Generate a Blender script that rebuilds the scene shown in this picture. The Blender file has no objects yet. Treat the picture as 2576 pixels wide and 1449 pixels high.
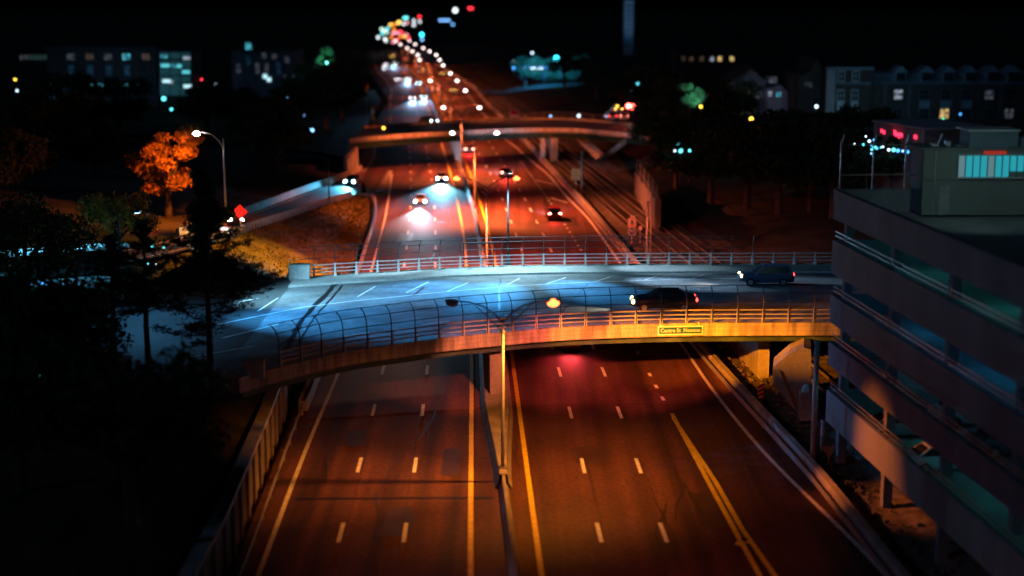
import bpy, math, random
import numpy as np
from mathutils import Vector, Matrix
R = math.radians
S = bpy.context.scene
COL = S.collection

# ------------------------------------------------------------------ camera
HC = 29.2
FPX = 3880.0                       # focal length in pixels of a 2576 px wide picture
PITCH = math.atan(724.5 / FPX)
SN, CS = math.sin(PITCH), math.cos(PITCH)
cam_d = bpy.data.cameras.new("camera")
cam = bpy.data.objects.new("camera", cam_d); COL.objects.link(cam)
cam.location = (0, 0, HC)
cam.rotation_euler = (R(90) - PITCH, 0, 0)
cam_d.sensor_width = 36.0
cam_d.lens = FPX / 2576 * 36
cam_d.clip_start = 0.5; cam_d.clip_end = 6000
cam_d.dof.use_dof = True
cam_d.dof.focus_distance = 124
cam_d.dof.aperture_fstop = 0.1
cam_d.dof.aperture_blades = 6
S.camera = cam
# ------------------------------------------------------------------ world, moon, exposure
W = bpy.data.worlds.new("World"); S.world = W; W.use_nodes = True
wn = W.node_tree
sky = wn.nodes.new("ShaderNodeTexSky"); sky.sky_type = 'NISHITA'; sky.sun_disc = False
sky.sun_elevation = R(-6); sky.sun_rotation = R(200); sky.air_density = 1; sky.ozone_density = 3
wn.links.new(sky.outputs[0], wn.nodes["Background"].inputs[0])
wn.nodes["Background"].inputs[1].default_value = 0.05
sun_d = bpy.data.lights.new("moon", 'SUN'); sun_d.energy = 0.07; sun_d.angle = R(0.5); sun_d.color = (.3, .55, 1)
sun = bpy.data.objects.new("moon", sun_d); COL.objects.link(sun)
sun.rotation_euler = Vector((.75, .45, -.5)).to_track_quat('-Z', 'Y').to_euler()
S.view_settings.view_transform = 'Standard'; S.view_settings.look = 'None'
S.view_settings.exposure = 0.65; S.view_settings.gamma = 1
S.cycles.use_denoising = True
S.cycles.max_bounces = 5; S.cycles.diffuse_bounces = 2; S.cycles.glossy_bounces = 2
S.cycles.transmission_bounces = 3; S.cycles.volume_bounces = 0
S.cycles.caustics_reflective = False; S.cycles.caustics_refractive = False
S.cycles.sample_clamp_indirect = 4.0
S.cycles.use_light_tree = True

# ------------------------------------------------------------------ survey helpers: a sight line meets a level, or a distance
def ray(px, py):
    a = (px - 1288) / FPX; b = -(py - 724.5) / FPX
    return Vector((a, CS + b * SN, -SN + b * CS))
def G(px, py, z=0.0):
    d = ray(px, py); t = (z - HC) / d.z
    return Vector((d.x * t, d.y * t, z))
def at(px, py, dep):
    d = ray(px, py)
    return Vector((d.x * dep, d.y * dep, HC + d.z * dep))

# ------------------------------------------------------------------ materials
MATS = {}
def mat(name, col, rough=.8, var=.2, scale=1.5, spec=.3, bump=0.0, metal=0.0, stretch=(1, 1, 1), detail=5, fine=0.0):
    if name in MATS: return MATS[name]
    m = bpy.data.materials.new(name); m.use_nodes = True
    nt = m.node_tree; b = nt.nodes["Principled BSDF"]
    tc = nt.nodes.new("ShaderNodeTexCoord"); mp = nt.nodes.new("ShaderNodeMapping")
    mp.inputs['Scale'].default_value = stretch
    nt.links.new(tc.outputs['Object'], mp.inputs[0])
    n = nt.nodes.new("ShaderNodeTexNoise"); n.inputs['Scale'].default_value = scale; n.inputs['Detail'].default_value = detail
    nt.links.new(mp.outputs[0], n.inputs[0])
    cr = nt.nodes.new("ShaderNodeMapRange"); cr.inputs[1].default_value = .3; cr.inputs[2].default_value = .7
    cr.inputs[3].default_value = 1 - var; cr.inputs[4].default_value = 1 + var
    nt.links.new(n.outputs[0], cr.inputs[0])
    last = cr.outputs[0]
    if fine:
        n2 = nt.nodes.new("ShaderNodeTexNoise"); n2.inputs['Scale'].default_value = scale * 9; n2.inputs['Detail'].default_value = 3
        nt.links.new(tc.outputs['Object'], n2.inputs[0])
        c2 = nt.nodes.new("ShaderNodeMapRange"); c2.inputs[1].default_value = .3; c2.inputs[2].default_value = .7
        c2.inputs[3].default_value = 1 - fine; c2.inputs[4].default_value = 1 + fine
        nt.links.new(n2.outputs[0], c2.inputs[0])
        mu = nt.nodes.new("ShaderNodeMath"); mu.operation = 'MULTIPLY'
        nt.links.new(last, mu.inputs[0]); nt.links.new(c2.outputs[0], mu.inputs[1]); last = mu.outputs[0]
    vm = nt.nodes.new("ShaderNodeVectorMath"); vm.operation = 'SCALE'; vm.inputs[0].default_value = col[:3]
    nt.links.new(last, vm.inputs['Scale'])
    nt.links.new(vm.outputs[0], b.inputs['Base Color'])
    b.inputs['Roughness'].default_value = rough; b.inputs['Metallic'].default_value = metal
    b.inputs['Specular IOR Level'].default_value = spec
    if bump:
        bp = nt.nodes.new("ShaderNodeBump"); bp.inputs['Strength'].default_value = bump; bp.inputs['Distance'].default_value = .05
        nt.links.new(n.outputs[0], bp.inputs['Height']); nt.links.new(bp.outputs[0], b.inputs['Normal'])
    MATS[name] = m
    return m
def em(name, col, st):
    if name in MATS: return MATS[name]
    m = bpy.data.materials.new(name); m.use_nodes = True
    nt = m.node_tree; b = nt.nodes["Principled BSDF"]
    b.inputs['Base Color'].default_value = (.05, .05, .05, 1)
    b.inputs['Emission Color'].default_value = (*col, 1); b.inputs['Emission Strength'].default_value = st
    MATS[name] = m
    return m

def lit_window(name, col, st):
    """a lit window: the light falls unevenly through curtains and furniture behind the glass"""
    if name in MATS: return MATS[name]
    m = em(name, col, st); nt = m.node_tree; b = nt.nodes["Principled BSDF"]
    tc = nt.nodes.new("ShaderNodeTexCoord"); n = nt.nodes.new("ShaderNodeTexNoise"); n.inputs['Scale'].default_value = 1.7; n.inputs['Detail'].default_value = 2
    nt.links.new(tc.outputs['Object'], n.inputs[0])
    c = nt.nodes.new("ShaderNodeMapRange"); c.inputs[1].default_value = .38; c.inputs[2].default_value = .62; c.inputs[3].default_value = st * .12; c.inputs[4].default_value = st * 1.5
    nt.links.new(n.outputs[0], c.inputs[0]); nt.links.new(c.outputs[0], b.inputs['Emission Strength'])
    return m

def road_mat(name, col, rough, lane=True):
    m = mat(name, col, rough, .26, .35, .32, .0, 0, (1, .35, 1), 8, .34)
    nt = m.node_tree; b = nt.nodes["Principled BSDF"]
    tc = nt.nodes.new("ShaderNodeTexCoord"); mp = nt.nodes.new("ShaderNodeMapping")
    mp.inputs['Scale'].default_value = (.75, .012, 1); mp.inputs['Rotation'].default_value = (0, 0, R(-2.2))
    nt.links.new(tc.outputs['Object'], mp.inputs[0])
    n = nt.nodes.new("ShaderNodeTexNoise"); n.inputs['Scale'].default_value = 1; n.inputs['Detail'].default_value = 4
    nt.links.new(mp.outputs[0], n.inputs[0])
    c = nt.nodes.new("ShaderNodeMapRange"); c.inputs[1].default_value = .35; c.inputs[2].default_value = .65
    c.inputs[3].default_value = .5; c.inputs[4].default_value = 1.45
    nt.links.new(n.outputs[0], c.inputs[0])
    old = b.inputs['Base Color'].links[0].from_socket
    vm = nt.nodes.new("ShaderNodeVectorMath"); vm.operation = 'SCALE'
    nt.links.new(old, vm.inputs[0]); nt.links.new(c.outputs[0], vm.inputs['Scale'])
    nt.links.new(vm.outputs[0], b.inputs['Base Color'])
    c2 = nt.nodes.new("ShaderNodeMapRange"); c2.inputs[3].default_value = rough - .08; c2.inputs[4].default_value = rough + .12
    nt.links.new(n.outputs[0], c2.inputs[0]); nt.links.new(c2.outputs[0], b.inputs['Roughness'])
    return m

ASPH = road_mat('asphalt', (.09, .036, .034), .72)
ASPH2 = road_mat('lighter_asphalt', (.112, .046, .042), .68)
SEAL = mat('crack_sealant', (.016, .015, .015), .5, .3, 2)
STREETM = mat('street_asphalt', (.075, .078, .08), .7, .25, .25, .4, 0, 0, (1, 1, 1), 6, .2)
DECKM = mat('bridge_deck_surface', (.17, .175, .18), .75, .4, .3, .3, 0, 0, (1, 1.6, 1), 7, .2)
WALKM = mat('pavement_concrete', (.36, .36, .35), .85, .18, .5, .2, 0, 0, (1, 1, 1), 6, .18)
CONC = mat('concrete', (.3, .285, .27), .85, .3, .6, .2, .1, 0, (1, 1, .5), 7, .12)
CONC_D = mat('weathered_concrete', (.2, .19, .18), .88, .35, .7, .2, .1, 0, (1, 1, .4), 7, .12)
def fascia_mat():
    m = mat('fascia_concrete', (.36, .33, .29), .85, .42, 1.6, .2, .1, 0, (1.6, 1.6, .16), 8, .16)
    nt = m.node_tree; b = nt.nodes["Principled BSDF"]
    tc = nt.nodes.new("ShaderNodeTexCoord")
    mp = nt.nodes.new("ShaderNodeMapping"); mp.inputs['Rotation'].default_value = (R(90), 0, 0)
    nt.links.new(tc.outputs['Object'], mp.inputs[0])
    br = nt.nodes.new("ShaderNodeTexBrick"); br.inputs['Scale'].default_value = 1.0
    br.inputs['Color1'].default_value = (1, 1, 1, 1); br.inputs['Color2'].default_value = (.86, .86, .86, 1)
    br.inputs['Mortar'].default_value = (.62, .62, .62, 1); br.inputs['Mortar Size'].default_value = .018
    br.inputs['Brick Width'].default_value = .9; br.inputs['Row Height'].default_value = .32
    nt.links.new(mp.outputs[0], br.inputs[0])
    old = b.inputs['Base Color'].links[0].from_socket
    vm = nt.nodes.new("ShaderNodeVectorMath"); vm.operation = 'MULTIPLY'
    nt.links.new(old, vm.inputs[0]); nt.links.new(br.outputs[0], vm.inputs[1]); nt.links.new(vm.outputs[0], b.inputs['Base Color'])
    return m
FASC = fascia_mat()
GIRD = mat('green_girder_paint', (.09, .15, .15), .55, .3, .8)
STEEL = mat('galvanised_steel', (.36, .37, .38), .45, .2, 3, .5, 0, .5)
PATCH = mat('asphalt_patch', (.05, .024, .023), .6, .3, .8, .4, 0, 0, (1, 1, 1), 6, .3)
DKSTEEL = mat('dark_fence_steel', (.03, .033, .036), .5, .2, 3, .4)
ALU = mat('aluminium_rail', (.5, .5, .5), .45, .2, 2.5, .5, 0, .3)
POLEM = mat('lamp_pole_metal', (.24, .23, .21), .5, .15, 2, .5, 0, .3)
DPOLE = mat('dark_pole_metal', (.05, .055, .06), .5, .15, 2, .4)
WPAINT = mat('white_road_paint', (.8, .8, .76), .6, .22, 2.5, .3, 0, 0, (1, 1, 1), 6, .12)
YPAINT = mat('yellow_road_paint', (.8, .6, .03), .6, .22, 2.5, .3, 0, 0, (1, 1, 1), 6, .12)
DIRT = mat('dark_soil', (.05, .045, .036), .95, .4, .3, .1, .3)
GRAVEL = mat('ballast_gravel', (.13, .115, .105), .95, .45, 1.2, .1, .5, 0, (1, 1, 1), 8, .45)
GRASS = mat('dry_grass', (.11, .088, .03), .95, .4, .35, .1, .4, 0, (1, 1, 1), 8, .45)
RAILM = mat('rail_steel', (.5, .46, .44), .32, .15, 2, .5, 0, .7)
TIE = mat('timber_sleeper', (.06, .048, .04), .9, .3, 2)
BARK = mat('bark', (.07, .052, .04), .9, .3, 4, .2, .4)
NEEDLE = mat('pine_needles', (.03, .045, .03), .8, .4, 1.5, .2)
LEAF = mat('dark_leaves', (.05, .065, .03), .8, .45, 1.2, .2)
LEAFO = mat('autumn_leaves', (.24, .11, .02), .75, .75, .9, .2)
GLASS = mat('dark_window_glass', (.02, .025, .03), .12, .1, 1, .6)
RUBBER = mat('tyre_rubber', (.02, .02, .02), .85, .1, 4, .2)
RIMM = mat('wheel_rim', (.35, .35, .36), .35, .1, 4, .5, 0, .8)
GARM = mat('garage_concrete', (.17, .175, .2), .85, .2, .4, .2, 0, 0, (1, 1, .4), 6, .08)
GARS = mat('garage_floor', (.22, .22, .22), .8, .25, .3, .2)
OLIVE = mat('stair_tower_render', (.2, .22, .2), .9, .12, .5, .2)
BRICKD = mat('dark_brick', (.07, .055, .05), .9, .25, .7, .2)
SIDING = mat('pale_siding', (.3, .29, .31), .85, .12, .8, .2)
SLATE = mat('roof_slate', (.05, .052, .06), .85, .2, .8, .2)
MANS = mat('mansard_panels', (.16, .22, .27), .8, .15, .6, .2)
TRIM = mat('white_trim', (.5, .52, .54), .7, .1, 1, .3)
SIGNG = mat('green_sign_sheet', (.002, .1, .14), .5, .08, 2, .4)
SIGNW = mat('white_sign_sheet', (.75, .75, .72), .5, .08, 2, .4)
SIGNO = mat('orange_sign_sheet', (.75, .2, .03), .5, .1, 2, .4)
SIGNP = mat('orange_tinted_sign_sheet', (.8, .42, .14), .5, .08, 2, .4)  # orange lamp light on a white board, put into the sheet colour
SIGNR = mat('red_sign_sheet', (.85, .012, .01), .45, .15, 2, .4)
SIGNK = mat('black_sign_ink', (.015, .015, .015), .5, .08, 2, .4)
SIGNB = mat('blue_sign_sheet', (.03, .04, .16), .5, .08, 2, .4)

# ------------------------------------------------------------------ mesh building
class MB:
    def __init__(s): s.v = []; s.f = []
    def add(s, vs, fs):
        n = len(s.v); s.v += [tuple(v) for v in vs]; s.f += [tuple(i + n for i in f) for f in fs]; return s
    def quad(s, a, b, c, d): return s.add([a, b, c, d], [(0, 1, 2, 3)])
    def box(s, c, size, rz=0.0, rx=0.0):
        hx, hy, hz = size[0] / 2, size[1] / 2, size[2] / 2
        M = Matrix.Rotation(rz, 3, 'Z') @ Matrix.Rotation(rx, 3, 'X'); c = Vector(c)
        vs = [c + M @ Vector((x * hx, y * hy, z * hz)) for z in (-1, 1) for x, y in ((-1, -1), (1, -1), (1, 1), (-1, 1))]
        return s.add(vs, [(3, 2, 1, 0), (4, 5, 6, 7), (0, 1, 5, 4), (1, 2, 6, 5), (2, 3, 7, 6), (3, 0, 4, 7)])
    def bar(s, a, b, w, h, up=Vector((0, 0, 1))):
        a, b = Vector(a), Vector(b); d = (b - a).normalized(); r = d.cross(up)
        if r.length < 1e-4: r = d.cross(Vector((0, 1, 0)))
        r.normalize(); u = r.cross(d)
        vs = [p + r * (x * w / 2) + u * (y * h / 2) for p in (a, b) for x, y in ((-1, -1), (1, -1), (1, 1), (-1, 1))]
        return s.add(vs, [(0, 1, 2, 3), (7, 6, 5, 4), (0, 4, 5, 1), (1, 5, 6, 2), (2, 6, 7, 3), (3, 7, 4, 0)])
    def tube(s, pts, rad, n=8, cap=True):
        pts = [Vector(p) for p in pts]
        if not isinstance(rad, (list, tuple)): rad = [rad] * len(pts)
        base = len(s.v); prev = None
        for i, p in enumerate(pts):
            d = (pts[min(i + 1, len(pts) - 1)] - pts[max(i - 1, 0)]).normalized()
            if prev is None:
                r = d.cross(Vector((0, 0, 1)))
                if r.length < .05: r = d.cross(Vector((1, 0, 0)))
            else: r = prev - d * prev.dot(d)
            r.normalize(); prev = r; u = d.cross(r)
            for k in range(n):
                t = 2 * math.pi * k / n
                s.v.append(tuple(p + (r * math.cos(t) + u * math.sin(t)) * rad[i]))
        for i in range(len(pts) - 1):
            for k in range(n):
                a = base + i * n + k; b = base + i * n + (k + 1) % n
                s.f.append((a, b, b + n, a + n))
        if cap:
            s.f.append(tuple(base + k for k in range(n - 1, -1, -1)))
            e = base + (len(pts) - 1) * n
            s.f.append(tuple(e + k for k in range(n)))
        return s
    def prism(s, poly, z0, z1):
        n = len(poly)
        vs = [(p[0], p[1], z0) for p in poly] + [(p[0], p[1], z1) for p in poly]
        fs = [tuple(range(n - 1, -1, -1)), tuple(range(n, 2 * n))] + [(i, (i + 1) % n, n + (i + 1) % n, n + i) for i in range(n)]
        return s.add(vs, fs)
    def plate(s, poly3, thick):
        """a flat polygon given thickness along thick (vector)"""
        n = len(poly3); t = Vector(thick)
        vs = [Vector(p) for p in poly3] + [Vector(p) + t for p in poly3]
        fs = [tuple(range(n)), tuple(range(2 * n - 1, n - 1, -1))] + [(i, n + i, n + (i + 1) % n, (i + 1) % n) for i in range(n)]
        return s.add(vs, fs)
    def ball(s, c, r, seg=10, ring=6, sc=(1, 1, 1)):
        c = Vector(c); vs = [c + Vector((0, 0, r * sc[2]))]
        for i in range(1, ring):
            t = math.pi * i / ring
            for k in range(seg):
                p = 2 * math.pi * k / seg
                vs.append(c + Vector((r * sc[0] * math.sin(t) * math.cos(p), r * sc[1] * math.sin(t) * math.sin(p), r * sc[2] * math.cos(t))))
        vs.append(c - Vector((0, 0, r * sc[2]))); fs = []
        for k in range(seg): fs.append((0, 1 + k, 1 + (k + 1) % seg))
        for i in range(ring - 2):
            for k in range(seg):
                a = 1 + i * seg + k; b = 1 + i * seg + (k + 1) % seg
                fs.append((a, a + seg, b + seg, b))
        e = len(vs) - 1
        for k in range(seg): fs.append((e, 1 + (ring - 2) * seg + (k + 1) % seg, 1 + (ring - 2) * seg + k))
        return s.add(vs, fs)
    def sweep(s, path, prof, closed=True, side=None):
        """profile points (offset to the left of travel, height) carried along a path"""
        path = [Vector(p) for p in path]; n = len(prof); base = len(s.v)
        for i, p in enumerate(path):
            d = path[min(i + 1, len(path) - 1)] - path[max(i - 1, 0)]; d.z = 0; d.normalize()
            l = Vector((-d.y, d.x, 0))
            for o, h in prof: s.v.append(tuple(p + l * o + Vector((0, 0, h))))
        m = n if closed else n - 1
        for i in range(len(path) - 1):
            for k in range(m):
                a = base + i * n + k; b = base + i * n + (k + 1) % n
                s.f.append((a, a + n, b + n, b))
        if closed:
            s.f.append(tuple(base + k for k in range(n)))
            e = base + (len(path) - 1) * n
            s.f.append(tuple(e + k for k in range(n - 1, -1, -1)))
        return s
    def build(s, name, m, parent=None, world=False, smooth=False):
        vs = s.v
        if parent is not None and world:
            o = parent.location
            pp = parent.parent
            while pp is not None: o = o + pp.location; pp = pp.parent
            vs = [(v[0] - o[0], v[1] - o[1], v[2] - o[2]) for v in vs]
        me = bpy.data.meshes.new(name); me.from_pydata(vs, [], s.f); me.update()
        if smooth:
            me.polygons.foreach_set('use_smooth', [True] * len(me.polygons))
        me.materials.append(m)
        o = bpy.data.objects.new(name, me); COL.objects.link(o)
        if parent is not None: o.parent = parent
        return o

def tag(o, label=None, cat=None, group=None, kind=None):
    if label: o['label'] = label
    if cat: o['category'] = cat
    if group: o['group'] = group
    if kind: o['kind'] = kind
    return o
def thing(name, label, cat, loc=(0, 0, 0), rz=0.0, group=None):
    o = bpy.data.objects.new(name, None); COL.objects.link(o); o.empty_display_size = .5
    o.location = loc; o.rotation_euler = (0, 0, rz)
    return tag(o, label, cat, group)
def struct(o, label=None):
    o['kind'] = 'structure'
    if label: o['label'] = label
    return o
def dup(root, loc, rz=None, label=None, scale=None):
    r = root.copy(); COL.objects.link(r); r.location = loc
    if rz is not None: r.rotation_euler = (0, 0, rz)
    if scale is not None: r.scale = scale if isinstance(scale, (tuple, list)) else (scale,) * 3
    if label: r['label'] = label
    for ch in list(root.children):
        if ch.type == 'LIGHT': continue
        c = ch.copy(); COL.objects.link(c); c.parent = r
        for g in ch.children:
            d = g.copy(); COL.objects.link(d); d.parent = c
    return r
def spot(name, loc, target, power, color, angle=120, blend=.5, radius=.15, parent=None):
    l = bpy.data.lights.new(name, 'SPOT'); l.energy = power; l.color = color
    l.spot_size = R(angle); l.spot_blend = blend; l.shadow_soft_size = radius
    o = bpy.data.objects.new(name, l); COL.objects.link(o)
    loc = Vector(loc); d = Vector(target) - loc
    o.rotation_euler = d.to_track_quat('-Z', 'Y').to_euler(); o.location = loc
    return o
def point(name, loc, power, color, radius=.2):
    l = bpy.data.lights.new(name, 'POINT'); l.energy = power; l.color = color; l.shadow_soft_size = radius
    o = bpy.data.objects.new(name, l); COL.objects.link(o); o.location = loc
    return o
def text_mesh(name, body, size, m, parent, loc, rot=(R(90), 0, 0), depth=.012, width=None, font_scale=1.0):
    cu = bpy.data.curves.new(name, 'FONT'); cu.body = body; cu.size = size; cu.extrude = depth
    cu.align_x = 'CENTER'; cu.align_y = 'CENTER'
    o = bpy.data.objects.new(name + '_curve', cu); COL.objects.link(o)
    dg = bpy.context.evaluated_depsgraph_get(); dg.update()
    me = bpy.data.meshes.new_from_object(o.evaluated_get(dg)); me.name = name
    bpy.data.objects.remove(o)
    me.materials.clear(); me.materials.append(m)
    t = bpy.data.objects.new(name, me); COL.objects.link(t); t.parent = parent
    t.location = loc; t.rotation_euler = rot
    if width and me.vertices:
        xs = [v.co.x for v in me.vertices]; w = max(xs) - min(xs)
        t.scale = (width / w, 1, 1) if w > 0 else (1, 1, 1)
    return t
# ------------------------------------------------------------------ road alignment (world: x to the right, Y ahead)
def curve_from(pts, lo=30, hi=1100):
    pts = sorted([(p[1], p[0]) for p in pts])
    ys = np.array([p[0] for p in pts]); xs = np.array([p[1] for p in pts])
    k = min(3, len(ys) - 1)
    s0 = (xs[k] - xs[0]) / (ys[k] - ys[0]); s1 = (xs[-1] - xs[-2]) / (ys[-1] - ys[-2])
    yy = np.arange(lo - 60, hi + 60, 2.0)
    xx = np.interp(yy, ys, xs)
    xx = np.where(yy < ys[0], xs[0] + (yy - ys[0]) * s0, xx); xx = np.where(yy > ys[-1], xs[-1] + (yy - ys[-1]) * s1, xx)
    ker = np.exp(-.5 * (np.arange(-6, 7) / 2.6) ** 2); ker /= ker.sum()
    sm = np.convolve(np.pad(xx, 6, mode='edge'), ker, mode='valid')
    return lambda y: float(np.interp(y, yy[8:-8], sm[8:-8]))
LAMP_H = 17.8                                   # lamp heads hang this far below the camera
POLES = [(1263, 752, 93), (1225, 445.5, 158), (1194.5, 332, 212), (1161, 268.5, 262), (1116, 201.5, 349), (1087, 163, 431),
         (1075, 137, 513), (1045, 120, 585), (1024, 111, 640), (1010, 100, 702), (1000, 90, 780)]
MED = curve_from([at(px, py, dep) for px, py, dep in POLES] + [at(985, 84, 1000)])
def L(pts, *off):
    w = [G(*p) for p in pts]
    if off:
        for y in (330, 380, 440, 520, 600, 700, 850, 1000): w.append(Vector((MED(y) + off[0], y, 0)))
    return curve_from(w)
LW = L([(650, 1449), (742, 1200), (790, 1080), (848, 950), (932.6, 687), (970.4, 543), (980, 483), (986, 440)], -12)
L1 = L([(855, 1347), (905, 1170), (940, 1033), (963, 935), (1018.6, 662), (1026.6, 585), (1033.7, 516), (1034, 452), (1032.5, 414), (1030, 370)], -8.3)
L2 = L([(1018, 1340), (1045, 1170), (1064, 1032), (1075, 931), (1095.5, 667), (1095.6, 585), (1092, 493), (1082.7, 432), (1076.8, 397), (1071.5, 370)], -5)
LY = L([(1183, 1449), (1187, 900), (1171.5, 639), (1164.8, 580), (1144.7, 476.5), (1131, 429.5), (1107.5, 350)], -1.7)
RY = L([(1362, 1449), (1287, 890), (1242, 639), (1225, 567), (1201.6, 490), (1186.6, 446), (1166.4, 399), (1149.5, 375)], 1.6)
R1 = L([(1408, 935), (1435, 1037), (1466, 1170), (1507, 1340), (1313, 630), (1286, 558), (1264, 502), (1243, 455), (1224, 419), (1214, 403)], 5.0)
R2 = L([(1520, 938), (1560, 1040), (1606, 1175), (1671, 1345), (1387, 631), (1351, 558.6), (1321.5, 503), (1295, 458), (1261, 403.5)], 8.4)
R3 = L([(1461.5, 629), (1440, 594.6), (1421, 565), (1392, 521), (1361, 476), (1337, 443), (1312, 409), (1635, 943), (1651, 973), (1667, 1003)], 11.2)
RW = L([(2190, 1400), (1930, 1153), (1784, 973), (1725, 880), (1562, 666), (1518.7, 603), (1475, 543), (1425, 496), (1382.5, 442), (1333, 402), (1289, 363)], 12.2)
RB = L([(2234, 1443), (2070, 1226), (1884, 1026), (1755, 880), (1592, 666), (1542, 606), (1492, 546), (1439, 486), (1392, 438), (1341, 379), (1299, 343)], 15.8)
def LBx(pts, off):
    w = [Vector((-14.2, 40, 0)), Vector((-14.2, 75, 0)), Vector((-15.3, 108, 0)), Vector((-16, 140, 0)), G(901, 691), G(946, 549), G(945, 510)]
    w += [G(910, 430), G(908, 418), G(955, 297), G(982, 253)] + [Vector((MED(y) - 15.5, y, 0)) for y in (560, 640, 760, 900, 1000)]
    return curve_from(w)
LB = LBx(None, None)

def strip(fa, fb, y0, y1, z, step=4.0):
    m = MB(); ys = np.arange(y0, y1 + .01, step)
    for i, y in enumerate(ys):
        xa, xb = fa(y), fb(y)
        for t in np.linspace(0, 1, 9): m.v.append((xa + (xb - xa) * t, y, z))
    for i in range(len(ys) - 1):
        for k in range(8):
            a = i * 9 + k; m.f.append((a, a + 1, a + 10, a + 9))
    return m
# ground sheet, out to the horizon
g = MB(); g.quad((-4000, -300, -.5), (4000, -300, -.5), (4000, 5200, -.5), (-4000, 5200, -.5))
struct(g.build('ground', DIRT))
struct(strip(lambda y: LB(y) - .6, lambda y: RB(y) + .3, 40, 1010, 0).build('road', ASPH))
# a lighter asphalt sheet under the bridge, with a sharp near edge
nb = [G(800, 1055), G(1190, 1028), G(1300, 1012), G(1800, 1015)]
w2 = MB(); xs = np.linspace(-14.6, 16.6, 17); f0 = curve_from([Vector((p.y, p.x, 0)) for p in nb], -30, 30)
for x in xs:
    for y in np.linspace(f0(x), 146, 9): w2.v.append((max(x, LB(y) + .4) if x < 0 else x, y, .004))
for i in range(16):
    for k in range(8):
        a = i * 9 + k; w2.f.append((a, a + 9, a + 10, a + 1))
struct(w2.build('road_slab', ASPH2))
# sealed joints
sj = MB()
for (pa, pb, wd) in (((742, 1256), (1243, 1252), .28), ((742, 1253), (1243, 1255), .12), ((1100, 560), (1430, 560), .3), ((985, 470), (1140, 466), .3), ((1250, 470), (1400, 473), .3)):
    a, b = G(*pa), G(*pb); a.z = b.z = .012; n = 14; prev = None; rr = random.Random(int(pa[0] + pa[1]))
    for i in range(n + 1):
        p = a.lerp(b, i / n); p.y += rr.uniform(-.06, .06)
        if prev: sj.quad(prev + Vector((0, -wd / 2, 0)), p + Vector((0, -wd / 2, 0)), p + Vector((0, wd / 2, 0)), prev + Vector((0, wd / 2, 0)))
        prev = p
# longitudinal construction joints beside the lane lines
for fx, o in ((R1, .25), (R2, .25), (L1, .2), (L2, -.2)):
    for y in range(76, 110, 3): sj.quad((fx(y) + o, y, .011), (fx(y) + o + .05, y, .011), (fx(y + 3) + o + .05, y + 3, .011), (fx(y + 3) + o, y + 3, .011))
rr = random.Random(77)
for k in range(26):   # sealed cracks wandering along and across the lanes
    x, y = rr.uniform(-13, 15), rr.uniform(74, 106) if k < 16 else rr.uniform(140, 240)
    lon = rr.random() < .6; prev = None; a = rr.uniform(-.15, .15); wd = rr.uniform(.03, .06)
    for i in range(9):
        p = Vector((x, y, .0125))
        if prev:
            n_ = Vector((-(p - prev).y, (p - prev).x, 0)).normalized() * wd; sj.quad(prev - n_, p - n_, p + n_, prev + n_)
        prev = p; x += (rr.uniform(-.16, .16) + a) if lon else rr.uniform(.35, .6); y += rr.uniform(.7, 1.3) if lon else rr.uniform(-.14, .14)
struct(sj.build('road_joints', SEAL))
pt = MB()
for x, y, w_, l_ in ((-6.4, 84, 1.6, 5), (5.2, 97, 2.2, 4), (11.4, 86, 1.5, 6.5), (-10.6, 101, 1.4, 4), (8.4, 79.5, 1.3, 3), (-3.9, 95.5, 1.2, 6), (4.2, 168, 2, 8), (-13.4, 190, 1.8, 9), (7.8, 205, 2, 9), (-8.6, 162, 1.6, 7)):
    n_ = 10; base_ = len(pt.v)
    for i in range(n_):
        t_ = 2 * math.pi * i / n_; pt.v.append((x + w_ / 2 * max(-1, min(1, 1.5 * math.cos(t_))) + rr.uniform(-.06, .06), y + l_ / 2 * max(-1, min(1, 1.5 * math.sin(t_))) + rr.uniform(-.1, .1), .008))
    pt.f.append(tuple(base_ + i for i in range(n_)))
struct(pt.build('road_patches', PATCH))

def along(m, f, y0, y1, w, z, step=3.0):
    n = max(1, int((y1 - y0) / step)); ys = np.linspace(y0, y1, n + 1)
    for a, b in zip(ys[:-1], ys[1:]):
        m.quad((f(a) - w / 2, a, z), (f(a) + w / 2, a, z), (f(b) + w / 2, b, z), (f(b) - w / 2, b, z))
wp = MB(); yp = MB()
ZP = .02
along(wp, LW, 50, 262, .27, ZP); along(wp, RW, 50, 330, .28, ZP)
along(wp, lambda y: MED(y) - 12, 345, 900, .3, ZP); along(wp, lambda y: MED(y) + 12.2, 330, 900, .34, ZP)
along(yp, LY, 50, 900, .3, ZP); along(yp, RY, 50, 900, .3, ZP)
def gy(y): return G(1288, y).y
dl = [gy(y) for y in (1340, 1170, 1032, 931, 667, 623, 585.5, 552, 522, 493, 471.5, 452, 432.5, 414, 397, 383, 370)]
dr = [gy(y) for y in (1340, 1172, 1038, 936, 868, 629, 591, 558, 528, 502, 478, 456.5, 437, 419, 403)]
for fx in (L1, L2):
    for y in dl + [dl[-1] + 12.2 * k for k in range(1, 34)]: along(wp, fx, y - 1.6, y + 1.6, .24, ZP)
for fx in (R1, R2):
    for y in dr + [dr[-1] + 12.2 * k for k in range(1, 36)]: along(wp, fx, y - 1.6, y + 1.6, .24, ZP)
for y in [gy(v) for v in (888, 943, 973, 1003)] + [gy(v) for v in (629, 618, 606, 594.6, 584, 574, 565, 550, 536, 521, 513, 505, 497.5, 490, 483, 476, 469, 462, 455, 449, 443, 437, 431, 425, 419, 414, 409)]:
    along(wp, R3, y - .55, y + .55, .26, ZP)
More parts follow.
